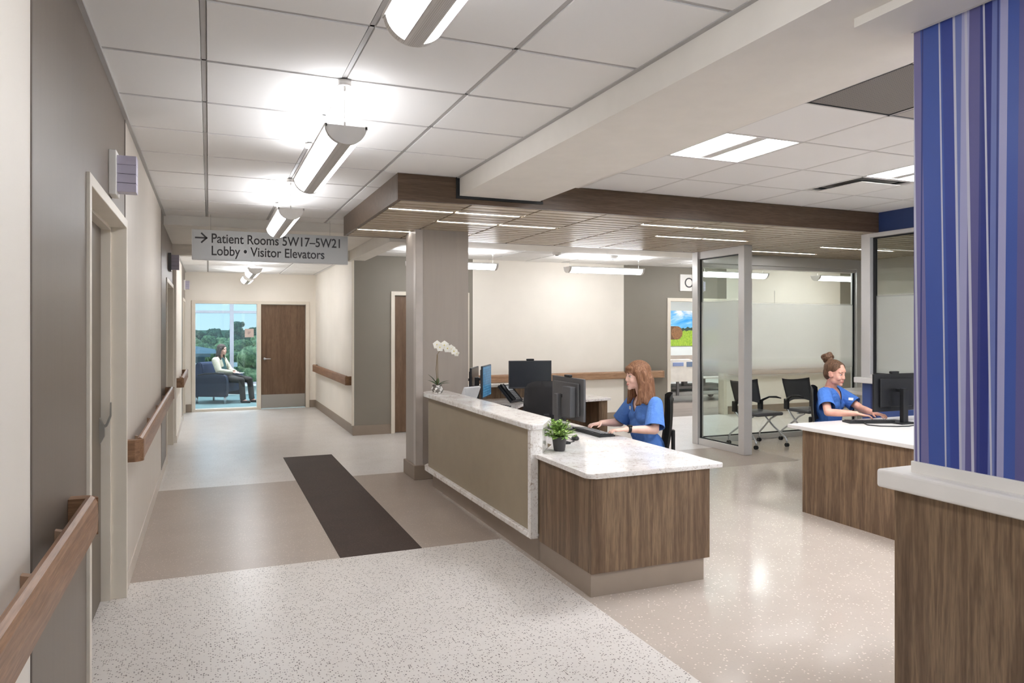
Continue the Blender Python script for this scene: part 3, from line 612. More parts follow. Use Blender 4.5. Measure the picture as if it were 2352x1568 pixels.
# low desk in front with walnut panels
OF = (2.13, 3.85, 0)
dk = thing('reception_desk', 'walnut panelled desk block in front, corner towards the photographer', 'desk', OF)
MB().box(2.135, 3.01, 3.868, 4.618, .145, .725).make('walnut_panel', walnut, dk, off=OF)
MB().box(2.142, 2.975, 3.885, 4.62, 0, .15).make('toe_kick', kick_m, dk, off=OF)
MB().box(2.36, 2.40, 4.92, 6.2, .0, .725).make('inner_panel', walnut, dk, off=OF)
MB().box(2.36, 3.0, 6.0, 6.04, .0, .725).make('support_panel', walnut, dk, off=OF)
m = MB(); r = .05
m.prism([(2.105+r,3.845)]+arc(3.105-.015,3.845+.015,.015,-90,0,4)+[(3.105,6.2),(2.39,6.2),(2.39,4.93),(2.30,4.825),(2.165,4.615),(2.105,4.615)]+arc(2.105+r,3.845+r,r,180,270,8)[:-1], .725, .757, .007, 3)
tag(m.make('worktop', quartz_m), 'speckled quartz worktop with rounded corner on the front walnut desk', 'worktop')
# back desk
OF = (2.7, 7.55, 0)
bk = thing('back_desk', 'rear desk of the nurse station with quartz top and walnut end', 'desk', OF)
MB().prism([(2.37,6.25),(2.66,6.25),(2.66,6.9),(3.0,7.25),(3.35,7.72),(4.67,7.95),(4.67,8.42),(2.70,8.42),(2.70,7.55),(2.37,7.5)], .725, .757, .005).make('desk_top', quartz_m, bk, off=OF)
MB().box(4.52, 4.64, 7.99, 8.40, 0, .725).make('end_panel', walnut, bk, off=OF); MB().box(2.72, 4.52, 8.30, 8.40, 0, .725).make('back_panel', walnut2, bk, off=OF)
MB().box(2.72, 4.0, 8.42, 8.45, 0, .90).make('ledge_panel', walnut, bk, off=OF); MB().box(2.72, 4.05, 8.38, 8.49, .90, .935, .005).make('raised_ledge', solid_m, bk, off=OF)
# right desk
OF = (4.88, 4.1, 0)
rd = thing('right_desk', 'walnut desk with white top where the woman with a hair bun works', 'desk', OF)
MB().box(4.88, 4.92, 3.0, 4.97, 0, .73).make('walnut_panel', walnut, rd, off=OF); MB().box(4.92, 6.7, 3.04, 3.08, .0, .73).make('side_panel', walnut, rd, off=OF)
MB().box(6.3, 6.7, 4.2, 4.9, 0, .73).make('pedestal', walnut, rd, off=OF)
tag(MB().box(4.855, 6.80, 2.98, 5.13, .73, .765, .006, 3).make('white_worktop', solid_m), 'white worktop on the right hand walnut desk under a black monitor', 'worktop')
wc = thing('wall_counter', 'short white counter behind the woman with the bun by the blue wall', 'counter', (7.1, 6.5, 0))
MB().box(7.12, 8.8, 6.3, 6.8, .84, .88, .005).make('counter_top', solid_m, wc, off=(7.1,6.5,0)); MB().box(8.6, 8.78, 6.32, 6.78, 0, .84).make('support', greyc, wc, off=(7.1,6.5,0))
# ================================================================ COMPUTERS
def monitor(label, loc, rz, w=.535, h=.33, zb=.12, screen=None, back='plain', cam_=True, base=(.25,.2), tilt=0, mt=None):
    """screen faces local +X, foot on z=0"""
    mt = mt or darkg; t = thing('monitor', label, 'monitor', loc, rz)
    MB().box(.0, .022, -w/2, w/2, zb, zb+h, .004).box(-.02, 0, -w/2+.06, w/2-.06, zb+.04, zb+h-.04, .008).make('housing', mt, t)
    MB().box(.022, .0245, -w/2+.010, w/2-.010, zb+.018, zb+h-.010).make('screen', screen or plain('dark_screen', (46,48,52), .25), t)
    st = MB(); st.box(-.115, -.07, -.03, .03, .012, zb+h*.62, .006); st.obox((-.055,0,zb+h*.56), (.045,0,0), (0,.018,0), (0,0,.015), .004)
    st.make('stand', mt, t); MB().box(-base[0]*.62, base[0]*.38, -base[1]/2, base[1]/2, 0, .014, .005).make('foot', mt, t)
    if back == 'pc':
        MB().box(-.075, -.02, -.20, -.05, zb+.03, zb+h-.07, .006).make('mini_computer', plain('mini_computer_grey', (86,86,88), .45), t)
    if cam_: MB().box(-.008, .03, -.045, .045, zb+h, zb+h+.022, .006).make('webcam', blackm, t)
    return t
def keyboard(label, loc, rz, l=.44, d=.145):
    t = thing('keyboard', label, 'keyboard', loc, rz); m = MB(); m.extr([(-d/2,0),(d/2,0),(d/2,.014),(-d/2,.026)], (0,-l/2,0), (1,0,0), (0,0,1), (0,l,0)); m.make('key_base', blackm, t)
    k = MB()
    for r_ in range(5):
        n = 18; x = -d/2+.016+r_*.026; z = .026-(x+d/2)/d*.012
        for c_ in range(n):
            if r_ == 4 and 4 < c_ < 9: continue
            y = -l/2+.012+c_*(l-.024)/n; k.box(x, x+.019, y, y+(l-.024)/n-.004, z-.002, z+.006, .0015, 1)
    k.make('keys', darkg, t); return t
def mouse(label, loc, rz):
    t = thing('mouse', label, 'computer mouse', loc, rz); MB().ell((0,0,.012), (.055,.031,.022), None, 18, 12).make('shell', blackm, t); MB().box(.015,.03,-.004,.004,.028,.035,.002).make('scroll_wheel', midg, t); return t
ZT = .757
monitor('dark monitor seen from behind, in front of the red-haired woman', (2.885, 5.66, ZT), 0, .60, .36, .09, back='pc', mt=plain('monitor_grey_back', (88,87,88), .45))
keyboard('black keyboard under the hands of the red-haired woman', (2.965, 5.34, ZT), 0, .47); mouse('black mouse on the quartz worktop beside the potted plant', (2.66, 5.08, ZT), 1.2)
cb = thing('cable_hub', 'small flat black box on the quartz worktop behind the green plant', 'electronics', (2.48, 4.93, ZT)); MB().box(-.05,.05,-.028,.028,0,.018,.004).make('case', blackm, cb)
MB().tube([(.05,0,.008),(.12,.05,.006),(.16,.2,.006),(.2,.35,.006)], .003, 6).make('cable', blackm, cb)
monitor('black switched-off monitor at the rear desk, facing the camera', (3.53, 7.9, ZT), R(-102), .52, .33, .16, mt=plain('monitor_charcoal', (60,60,63), .4))
t = keyboard('dark keyboard in front of the rear desk monitor', (3.60, 7.70, ZT), R(-100), .36, .13)
scr = M('lit_screen', (30,60,90), .3); em = scr
v = scr.coord((1,1,1)); f = scr.n('TexBrick'); f.inputs['Scale'].default_value = 9.0; mp_ = scr.n('Mapping'); mp_.inputs['Rotation'].default_value = (0,R(90),R(90)); scr.l(v, mp_.inputs[0]); scr.l(mp_.outputs[0], f.inputs['Vector'])
f.inputs['Color1'].default_value = lin((70,130,165)); f.inputs['Color2'].default_value = lin((40,88,122)); f.inputs['Mortar'].default_value = lin((24,44,66)); scr.b.inputs['Base Color'].default_value = lin((12,18,24))
scr.l(f.outputs[0], scr.b.inputs['Emission Color']); scr.b.inputs['Emission Strength'].default_value = .38
monitor('monitor with a lit blue screen at the left of the nurse station', (2.87, 7.66, ZT), R(-32), .48, .36, .10, screen=scr.m, cam_=False)
monitor('black monitor standing behind the one with the blue screen', (2.80, 7.86, ZT), R(-30), .46, .33, .10, cam_=False)
keyboard('black keyboard below the blue-lit monitor', (2.93, 7.33, ZT), R(-38), .34, .13)
def phone(label, loc, rz, mat, tilt=.62, s=1.0):
    t = thing('desk_phone', label, 'telephone', loc, rz); c, sn = math.cos(tilt), math.sin(tilt)
    # body: slab leaning, faces local +X
    o = Vector((0,0,.012)); U = Vector((-c*.0-sn*.0, 0, 0))
    up = Vector((-c, 0, sn)); nr = Vector((sn, 0, c)); m = MB(); m.obox(o+up*.10*s+nr*.012, up*.10*s, (0,.085*s,0), nr*.012, .006); m.make('body', mat, t)
    m = MB(); m.obox(o+up*.10*s+Vector((0,-.055*s,0))+nr*.036, up*.095*s, (0,.020*s,0), nr*.008, .006).obox(o+up*.175*s+Vector((0,-.055*s,0))+nr*.03, up*.02*s, (0,.022*s,0), nr*.016, .006).obox(o+up*.025*s+Vector((0,-.055*s,0))+nr*.03, up*.02*s, (0,.022*s,0), nr*.016, .006); m.make('handset', blackm if mat is not blackm else darkg, t)
    MB().obox(o+up*.155*s+Vector((0,.02*s,0))+nr*.026, up*.028*s, (0,.045*s,0), nr*.002).make('display', plain('phone_display', (206,214,222), .3), t)
    k = MB()
    for i in range(5):
        for j in range(4): k.obox(o+up*(.02+.022*i)*s+Vector((0,(-.012+.022*j)*s,0))+nr*.026, up*.008*s, (0,.009*s,0), nr*.003)
    k.make('keypad', midg, t); MB().obox(o+up*.09*s+Vector((-.03,0,0)), up*.05*s+Vector((-.03,0,-.03)), (0,.03*s,0), (.004,0,0)).make('easel', blackm, t); return t
phone('grey desk phone beside the blue-lit monitor', (3.33, 7.86, ZT), R(-60), darkg, .75, 1.25)
phone('white desk phone standing behind the curved reception counter', (2.46, 7.16, ZT), R(120), plain('white_plastic', (226,226,228), .35), 1.15, 1.35)
# right desk
monitor('black monitor at the right edge, seen from behind, on the white worktop', (5.845, 4.82, .765), R(90), .53, .345, .105, mt=blackm)
keyboard('black keyboard on the white worktop under the hands of the woman with a bun', (5.60, 4.90, .765), R(70), .42)
t = thing('monitor_cable', 'loop of black cable on the white worktop beside the monitor foot', 'cable', (5.5, 4.75, .765))
MB().tube([(x*.1, y*.1, .006) for x, y in ((.6,1.4),(-.2,.9),(-.7,.1),(-.3,-.9),(.8,-1.6),(2,-1.9),(3.1,-1.6))], .005, 8).make('cord', blackm, t)
# ================================================================ CHAIRS
def office_chair(label, loc, rz, zs=.45, rim=None):
    """faces local +X"""
    t = thing('office_chair', label, 'office chair', loc, rz, None)
    m = MB(); m.box(-.22,.24,-.235,.235,zs-.045,zs+.02,.03,3); m.make('seat', charcoal, t, True)
    m = MB(); n = 8
    prof = []
    for i in range(n+1):
        k = i/n; z = zs+.06+.56*k; x = -.22-.05*k-.02*math.sin(k*3.1); hw = .22-.03*abs(k-.45)*1.2-(.03 if i == n else 0); prof.append((x, z, hw))
    vs = []
    for x, z, hw in prof:
        row = []
        for j in range(9):
            a = j/8*2-1; row.append(m.b.verts.new((x+.045*a*a, a*hw, z-(.03*a*a*a*a if z > zs+.55 else 0))))
        vs.append(row)
    for i in range(n):
        for j in range(8): m.b.faces.new((vs[i][j], vs[i][j+1], vs[i+1][j+1], vs[i+1][j]))
    bmesh.ops.solidify(m.b, geom=m.b.faces[:], thickness=-.045); bmesh.ops.recalc_face_normals(m.b, faces=m.b.faces[:]); m.make('backrest', rim or blackm, t, True)
    MB().box(-.28,-.06,-.03,.03,zs-.075,zs-.045,.006).box(-.29,-.262,-.03,.03,zs-.07,zs+.3,.006).make('back_bracket', blackm, t)
    MB().cyl((0,0,.10), (0,0,zs-.045), .028).make('gas_column', darkg, t)
    m = MB()
    for k in range(5):
        a = 2*math.pi*k/5+.3; m.obox((.15*math.cos(a), .15*math.sin(a), .085), (.15*math.cos(a),.15*math.sin(a),-.012), (-.022*math.sin(a),.022*math.cos(a),0), (0,0,.015), .005)
    m.make('star_base', blackm, t)
    for k in range(5):
        a = 2*math.pi*k/5+.3; MB().cyl((.29*math.cos(a)-.02*math.sin(a), .29*math.sin(a)+.02*math.cos(a), .03), (.29*math.cos(a)+.02*math.sin(a), .29*math.sin(a)-.02*math.cos(a), .03), .03, 14).make('caster', darkg, t)
    return t
office_chair('black office chair under the red-haired woman', (3.45, 5.37, 0), R(152), .46)
office_chair('dark office chair empty at the rear desk, its back to the camera', (3.10, 6.66, 0), R(75), .50, plain('charcoal_chair_back', (62,60,61), .6))
office_chair('black office chair under the woman with the hair bun', (5.78, 5.39, 0), R(-51), .44)
def guest_chair(label, loc, rz):
    t = thing('guest_chair', label, 'chair', loc, rz, 'grey nesting chairs beside the glazed screen'); zs = .455
    m = MB(); m.box(-.22,.25,-.235,.235,zs-.025,zs+.025,.024,4); m.make('seat', plain('dark_grey_vinyl', (84,84,87), .4), t, True)
    m = MB(); n = 8; vs = []
    for i in range(n+1):
        k = i/n; z = zs+.09+.33*k; x = -.20-.10*k; hw = .235+.02*k; row = []
        for j in range(11):
            a = j/10*2-1; row.append(m.b.verts.new((x+.05*a*a-.02, a*hw, z+(.025*a*a if i == n else 0)-(.0 if i else -.05*(1-a*a)))))
        vs.append(row)
    for i in range(n):
        for j in range(10): m.b.faces.new((vs[i][j], vs[i][j+1], vs[i+1][j+1], vs[i+1][j]))
    bmesh.ops.solidify(m.b, geom=m.b.faces[:], thickness=.012); m.make('backrest', plain('graphite_plastic', (100,101,104), .34), t, True)
    for s in (-1, 1):
        MB().tube([(-.19,s*.235,zs+.13),(-.15,s*.25,zs+.16),(-.05,s*.262,zs+.205),(.08,s*.265,zs+.215),(.17,s*.262,zs+.205)], [.022,.016,.013,.016,.008], 8).box(-.24,-.15,s*.235-.015,s*.235+.015,zs+.0,zs+.15,.008).make('armrest', blackm, t)
        MB().tube([(-.20,s*.235,zs+.04),(-.10,s*.235,zs-.07),(.06,s*.24,zs-.20),(.24,s*.27,.13),(.265,s*.275,.09),(.265,s*.275,.06)], .0125, 10).make('leg', chrome, t)
        MB().tube([(.14,s*.215,zs-.03),(.02,s*.22,zs-.09),(-.03,s*.225,zs-.14),(-.24,s*.275,.15),(-.265,s*.28,.10),(-.265,s*.28,.06)], .0125, 10).make('leg', chrome, t)
        for x in (.265, -.265):
            for d in (-.013, .013): MB().cyl((x,s*.277+d-.009,.026), (x,s*.277+d+.009,.026), .026, 16).make('caster', blackm, t)
    MB().tube([(.0,-.22,zs-.04),(.0,.22,zs-.04)], .011, 8).make('cross_bar', chrome, t)
    return t
guest_chair('grey chair on casters with armrests, left of two by the glazing', (7.06, 8.02, 0), R(-88))
guest_chair('grey chair on casters, right of two, behind the woman with the bun', (7.98, 8.0, 0), R(-92))
# ================================================================ PLANTS
rng = random.Random(7)
potm = plain('dark_grey_pot', (66,64,65), .6); soil = plain('soil', (60,46,36), .9)
leafm = M('green_leaf', (110,160,60), .45); leafm.base(leafm.ramp(leafm.noise(leafm.world(), 60, 2), [(.3,(84,130,52)), (.5,(140,180,78)), (.72,(206,222,140))])); leafm = leafm.m
t = thing('potted_plant', 'small green leafy plant in a dark grey pot on the worktop', 'potted plant', (2.320, 4.675, ZT))
MB().lathe([(.036,0),(.040,.004),(.052,.092),(.055,.094),(.055,.104),(.048,.104),(.046,.09)], (0,0,0), 28).make('pot', potm, t); MB().lathe([(.046,.085),(.03,.092),(.004,.094)], (0,0,0), 16).make('soil', soil, t)
def leaf(m, p, d, L, Wd, up=Vector((0,0,1)), curl=.2):
    d = d.normalized(); s = d.cross(up); s = s.normalized() if s.length > .05 else Vector((1,0,0)); n = s.cross(d).normalized(); pts = []
    ks = (0, .3, .62, 1.0); ws = (.12, .92, .85, .03); rows = []
    for k, w_ in zip(ks, ws):
        c = p+d*(L*k)-n*(curl*L*k*k); rows.append([m.b.verts.new(c-s*Wd*w_*.5+n*.12*Wd*w_), m.b.verts.new(c), m.b.verts.new(c+s*Wd*w_*.5+n*.12*Wd*w_)])
    for a, b in zip(rows[:-1], rows[1:]):
        for i in range(2): f = m.b.faces.new((a[i], a[i+1], b[i+1], b[i])); f.smooth = True
m = MB(); st = MB()
for i in range(64):
    a = rng.uniform(0, 6.283); el = rng.uniform(.0, 1.5); L = rng.uniform(.105, .155); d = Vector((math.cos(a)*math.cos(el), math.sin(a)*math.cos(el), math.sin(el)*.9)); p0 = Vector((rng.uniform(-.02,.02), rng.uniform(-.02,.02), .095))
    tip = p0+d*L; st.tube([p0, p0+d*L*.5+Vector((0,0,.01)), tip], .0014, 5)
    for j in range(9):
        k = .35+.65*j/8; q = p0+d*L*k; b = rng.uniform(0, 6.283); dd = (d*.6+Vector((math.cos(b), math.sin(b), rng.uniform(-.2,.7)))).normalized(); leaf(m, q, dd, rng.uniform(.019,.029), rng.uniform(.015,.020))
m.make('leaves', leafm, t); st.make('stems', plain('green_stem', (96,120,60), .6), t)
# orchid
t = thing('orchid', 'white orchid in a patterned silver bowl at the far end of the counter', 'potted plant', (2.14, 7.10, .965))
pm = M('patterned_bowl', (225,222,218), .25, .2); vv = pm.n('TexVoronoi', Scale=30.0); pm.l(pm.coord(), vv.inputs['Vector']); pm.base(pm.ramp(vv.outputs['Distance'], [(.44,(232,229,224)), (.54,(120,114,108))])); 
MB().lathe([(.030,0),(.050,.012),(.062,.04),(.060,.06),(.046,.082),(.05,.09),(.054,.092),(.048,.094),(.04,.08)], (0,0,0), 28).make('bowl', pm.m, t)
MB().lathe([(.044,.078),(.02,.088),(.004,.09)], (0,0,0), 16).make('moss', plain('moss', (92,98,60), .9), t)
Rv = Vector((.923,-.385,0)); stem = [Vector((0,0,.085)), Vector((0,0,.25))+Rv*-.01, Vector((0,0,.40))+Rv*.0, Vector((0,0,.47))+Rv*.05, Vector((0,0,.485))+Rv*.11, Vector((0,0,.465))+Rv*.17, Vector((0,0,.42))+Rv*.21]
MB().tube(stem, [.0035,.0035,.003,.0026,.0022,.002,.0015], 8).cyl((.008,0,.085), (.004,0,.40), .003, 8).make('stem', plain('brown_green_stem', (132,112,78), .6), t)
lm_ = MB()
for a, el, L, Wd in ((200, 65, .15, .05), (20, 35, .14, .045), (330, 25, .16, .05), (160, 40, .12, .045), (90, 50, .12, .04)): leaf(lm_, Vector((0,0,.085)), Vector((math.cos(R(a)-TH)*math.cos(R(el)), math.sin(R(a)-TH)*math.cos(R(el)), math.sin(R(el)))), L, Wd, curl=.25)
lm_.make('leaves', plain('dark_green_leaf', (62,92,52), .4), t)
wp = plain('white_petal', (250,248,240), .5, var=.02); yl = plain('yellow_petal_centre', (226,206,96), .5)
for i, (k, dz, dy, sc_) in enumerate(((.00,.035,.02,1),(.035,.01,-.02,1),(.075,.03,.01,1.05),(.11,.0,-.02,1),(.145,-.005,.015,.95),(.175,-.03,-.01,.85),(.20,-.055,.01,.7))):
    c_ = Vector((0,0,.465+dz))+Rv*k+Vector((-.4,-.9,0))*.02+Vector((.38,.92,0))*dy; nrm = Vector((-.55+rng.uniform(-.3,.3), -.8, rng.uniform(-.1,.3))).normalized(); m = MB()
    sx_ = nrm.cross(Vector((0,0,1))).normalized(); uz = sx_.cross(nrm).normalized()
    for q in range(5):
        a = 2*math.pi*q/5+.3; leaf(m, c_, sx_*math.cos(a)+uz*math.sin(a)+nrm*.15, .047*sc_, .058*sc_, nrm, .12)
    fl = m.make('flower', wp, t); MB().ell(c_+nrm*.006, (.006,.006,.007), None, 10, 8).make('flower_centre', yl, fl)
# ================================================================ PEOPLE
def voxel(mb, vox, smooth=4, fac=.5):
    """fuse overlapping volumes into ONE continuous surface"""
    me = bpy.data.meshes.new('tmp'); bmesh.ops.recalc_face_normals(mb.b, faces=mb.b.faces[:]); mb.b.to_mesh(me); mb.b.free(); o = bpy.data.objects.new('tmp', me); C.objects.link(o)
    r = o.modifiers.new('r', 'REMESH'); r.mode = 'VOXEL'; r.voxel_size = vox; s = o.modifiers.new('s', 'SMOOTH'); s.iterations = smooth; s.factor = fac
    dg = bpy.context.evaluated_depsgraph_get(); n = bpy.data.meshes.new_from_object(o.evaluated_get(dg)); bpy.data.objects.remove(o)
    for p in n.polygons: p.use_smooth = True
    return n
def put(me, name, mats, parent, cut=None):
    if cut:
        b = bmesh.new(); b.from_mesh(me); bmesh.ops.delete(b, geom=[f for f in b.faces if cut(f.calc_center_median())], context='FACES')
        for it in range(8):
            new = {}
            for v in b.verts:
                if v.is_boundary:
                    nb = [e.other_vert(v).co for e in v.link_edges if e.is_boundary]
                    if len(nb) == 2: new[v] = v.co*.5+(nb[0]+nb[1])*.25
            for v, c in new.items(): v.co = c
        b.to_mesh(me); b.free()
    me.materials.clear()
    for m in (mats if isinstance(mats, (list, tuple)) else [mats]): me.materials.append(m)
    o = bpy.data.objects.new(name, me); C.objects.link(o); o.parent = parent; return o
def rc_(m, a, b, ra, rb, n=14):      # rounded cone
    a, b = Vector(a), Vector(b); m.cone(a, b, ra, rb, n); m.ell(a, (ra,)*3, None, n, 8); m.ell(b, (rb,)*3, None, n, 8)
def skinm(name, a, b):
    m = M(name, a, .5, 0, .35); m.base(m.ramp(m.noise(m.world(), 16, 3), [(.3, b), (.7, a)])); m.b.inputs['Subsurface Weight'].default_value = .08; m.b.inputs['Subsurface Radius'].default_value = (.02,.008,.004); return m.m
skin1 = skinm('fair_skin', (240,202,184), (230,184,166)); skin2 = skinm('rosy_skin', (230,180,158), (218,158,138)); lipm = plain('lips', (192,108,100), .4)
eyew = plain('eye_white', (206,198,192), .3, var=0); iris = plain('iris', (62,52,46), .3); browm = plain('eyebrow', (120,82,60), .8); shoe = plain('black_shoe', (28,26,27), .4)
def hairmat(name, a, b, c):
    m = M(name, b, .55, 0, .25); f = m.noise(m.coord((34,34,3.0)), 3.2, 4, .6, .6); m.base(m.ramp(f, [(.3, a), (.5, b), (.72, c)])); m.bump(f, .5, .006); return m.m
def fabric(name, a, b):
    m = M(name, a, .8, 0, .25); f = m.noise(m.coord(), 9, 4, .5, .8); m.base(m.ramp(f, [(.3, b), (.65, a)])); m.bump(m.noise(m.coord(), 14, 3, .5, 1.5), .45, .02); return m.m
scrub1 = fabric('blue_scrub_fabric', (98,142,214), (84,128,204)); scrub2 = fabric('deeper_blue_scrub_fabric', (78,124,200), (66,112,190))
badge_m = plain('white_badge', (240,240,240), .4, var=0)
class Rig:
    """frame on the ground below the pelvis: F facing, Lf to the person's left"""
    def __init__(s, name, label, o, F, group=None):
        s.o = Vector((o[0], o[1], 0)); s.F = Vector((F[0], F[1], 0)).normalized(); s.L = Vector((-s.F.y, s.F.x, 0)); s.U = Vector((0,0,1))
        s.t = thing(name, label, 'person', s.o); s.head = None
    def p(s, f, l, u): return s.F*f+s.L*l+s.U*u        # local to the empty
    def w(s, v): return Vector(v)-s.o                    # world point to local
def hand(m, wrist, d, up, side, curl=.35, k=1.0):
    """wrist point, direction d along the fingers, up = back of the hand, side = direction of the thumb"""
    d, up, side = d.normalized(), up.normalized(), side.normalized()
    for a in (-1, -.33, .33, 1): rc_(m, wrist+side*.012*a*k, wrist+d*.072*k+side*.027*a*k, .013*k, .0115*k, 10)
    for i, (a, L) in enumerate(((1.0,.068),(.36,.077),(-.30,.071),(-.95,.056))):
        b = wrist+d*.074*k+side*.027*a*k; d1 = (d+side*.10*a).normalized(); e = b+d1*L*.45*k+up*.004; d2 = (d1-up*curl*1.3).normalized(); g_ = e+d2*L*.33*k; d3 = (d1-up*curl*3.2).normalized()
        rc_(m, b, e, .0092*k, .0084*k, 8); rc_(m, e, g_, .0084*k, .0076*k, 8); rc_(m, g_, g_+d3*L*.26*k, .0076*k, .0066*k, 8)
    b = wrist+d*.022*k+side*.022*k; e = b+(d*.6+side*.75-up*.25).normalized()*.036*k; rc_(m, b, e, .0125*k, .010*k, 8); rc_(m, e, e+(d*.95+side*.2-up*.3).normalized()*.032*k, .0095*k, .0075*k, 8)
def head(m, c, Fh, tilt=0, k=1.0):
    """adds the head to a body; returns frame function"""
    Fh = Vector(Fh).normalized(); L = Vector((0,0,1)).cross(Fh).normalized(); U = Fh.cross(L).normalized(); Rm = Matrix((Fh, L, U)).transposed()
    P = lambda f, l, u: c+(Fh*f+L*l+U*u)*k
    E_ = lambda f, l, u, r: m.ell(P(f,l,u), tuple(x*k for x in r), Rm, 20, 14)
    E_(-.012,0,.032,(.095,.074,.084)); E_(.028,0,-.018,(.060,.059,.072)); E_(.040,0,-.062,(.042,.040,.044)); E_(.070,0,-.096,(.017,.021,.017))
    for s in (-1, 1):
        E_(.018,s*.036,-.064,(.036,.020,.034)); E_(.056,s*.034,-.036,(.026,.021,.024)); E_(.070,s*.026,.024,(.014,.024,.010)); E_(-.008,s*.073,-.010,(.017,.008,.030)); E_(.004,s*.068,-.022,(.012,.008,.018))
    E_(.062,0,.036,(.026,.045,.030))
    rc_(m, P(.080,0,.008), P(.096,0,-.029), .0080*k, .0098*k, 10)
    for s in (-1, 1): E_(.090,s*.009,-.035,(.011,.0072,.0072))
    E_(.074,0,-.062,(.018,.026,.016)); E_(.082,0,-.0625,(.0085,.018,.005)); E_(.081,0,-.0715,(.0085,.015,.0055))
    return P, Rm
def face(t, P, Rm, k, skin, body, lips=lipm, brow=browm):
    F_ = (P(1,0,0)-P(0,0,0)).normalized()
    def on(l, u, off=0.):
        ok, loc, nn, ix = body.ray_cast(P(.25,l,u), -F_)
        return (loc if ok else P(.08,l,u))+F_*off*k
    for s in (-1, 1):
        c = on(s*.0285, -.001, -.0058); ey = MB().ell(c, (.0078*k,.0125*k,.0060*k), Rm, 16, 12).make('eye', eyew, t)
        MB().ell(c+F_*.0042*k-Vector((0,0,.0014)), (.0044*k,.0066*k,.0060*k), Rm, 12, 8).make('iris', iris, ey)
        MB().tube([on(s*.0145,-.003,.001), on(s*.020,.0035,.0026), on(s*.0285,.0062,.0030), on(s*.037,.0040,.0022), on(s*.0435,-.001,.0008)], [.0006*k,.0011*k,.0013*k,.0012*k,.0005*k], 6).make('eyelash', iris, t)
        MB().tube([on(s*.0145,.019,.0006), on(s*.024,.0235,.0006), on(s*.035,.0245,.0004), on(s*.047,.0185,0)], [.0022*k,.0027*k,.0022*k,.0010*k], 6).make('eyebrow', brow, t)
    m = MB(); m.tube([on(-.0205,-.0650,-.0004), on(-.010,-.0635,.0004), on(-.004,-.0622,.0006), on(0,-.0632,.0006), on(.004,-.0622,.0006), on(.010,-.0635,.0004), on(.0205,-.0650,-.0004)], [.0008*k,.0024*k,.0027*k,.0026*k,.0027*k,.0024*k,.0008*k], 8)
    m.tube([on(-.0195,-.0658,-.0004), on(-.010,-.0705,.0004), on(0,-.0718,.0008), on(.010,-.0705,.0004), on(.0195,-.0658,-.0004)], [.0008*k,.0028*k,.0034*k,.0028*k,.0008*k], 8); m.make('lips', lips, t)
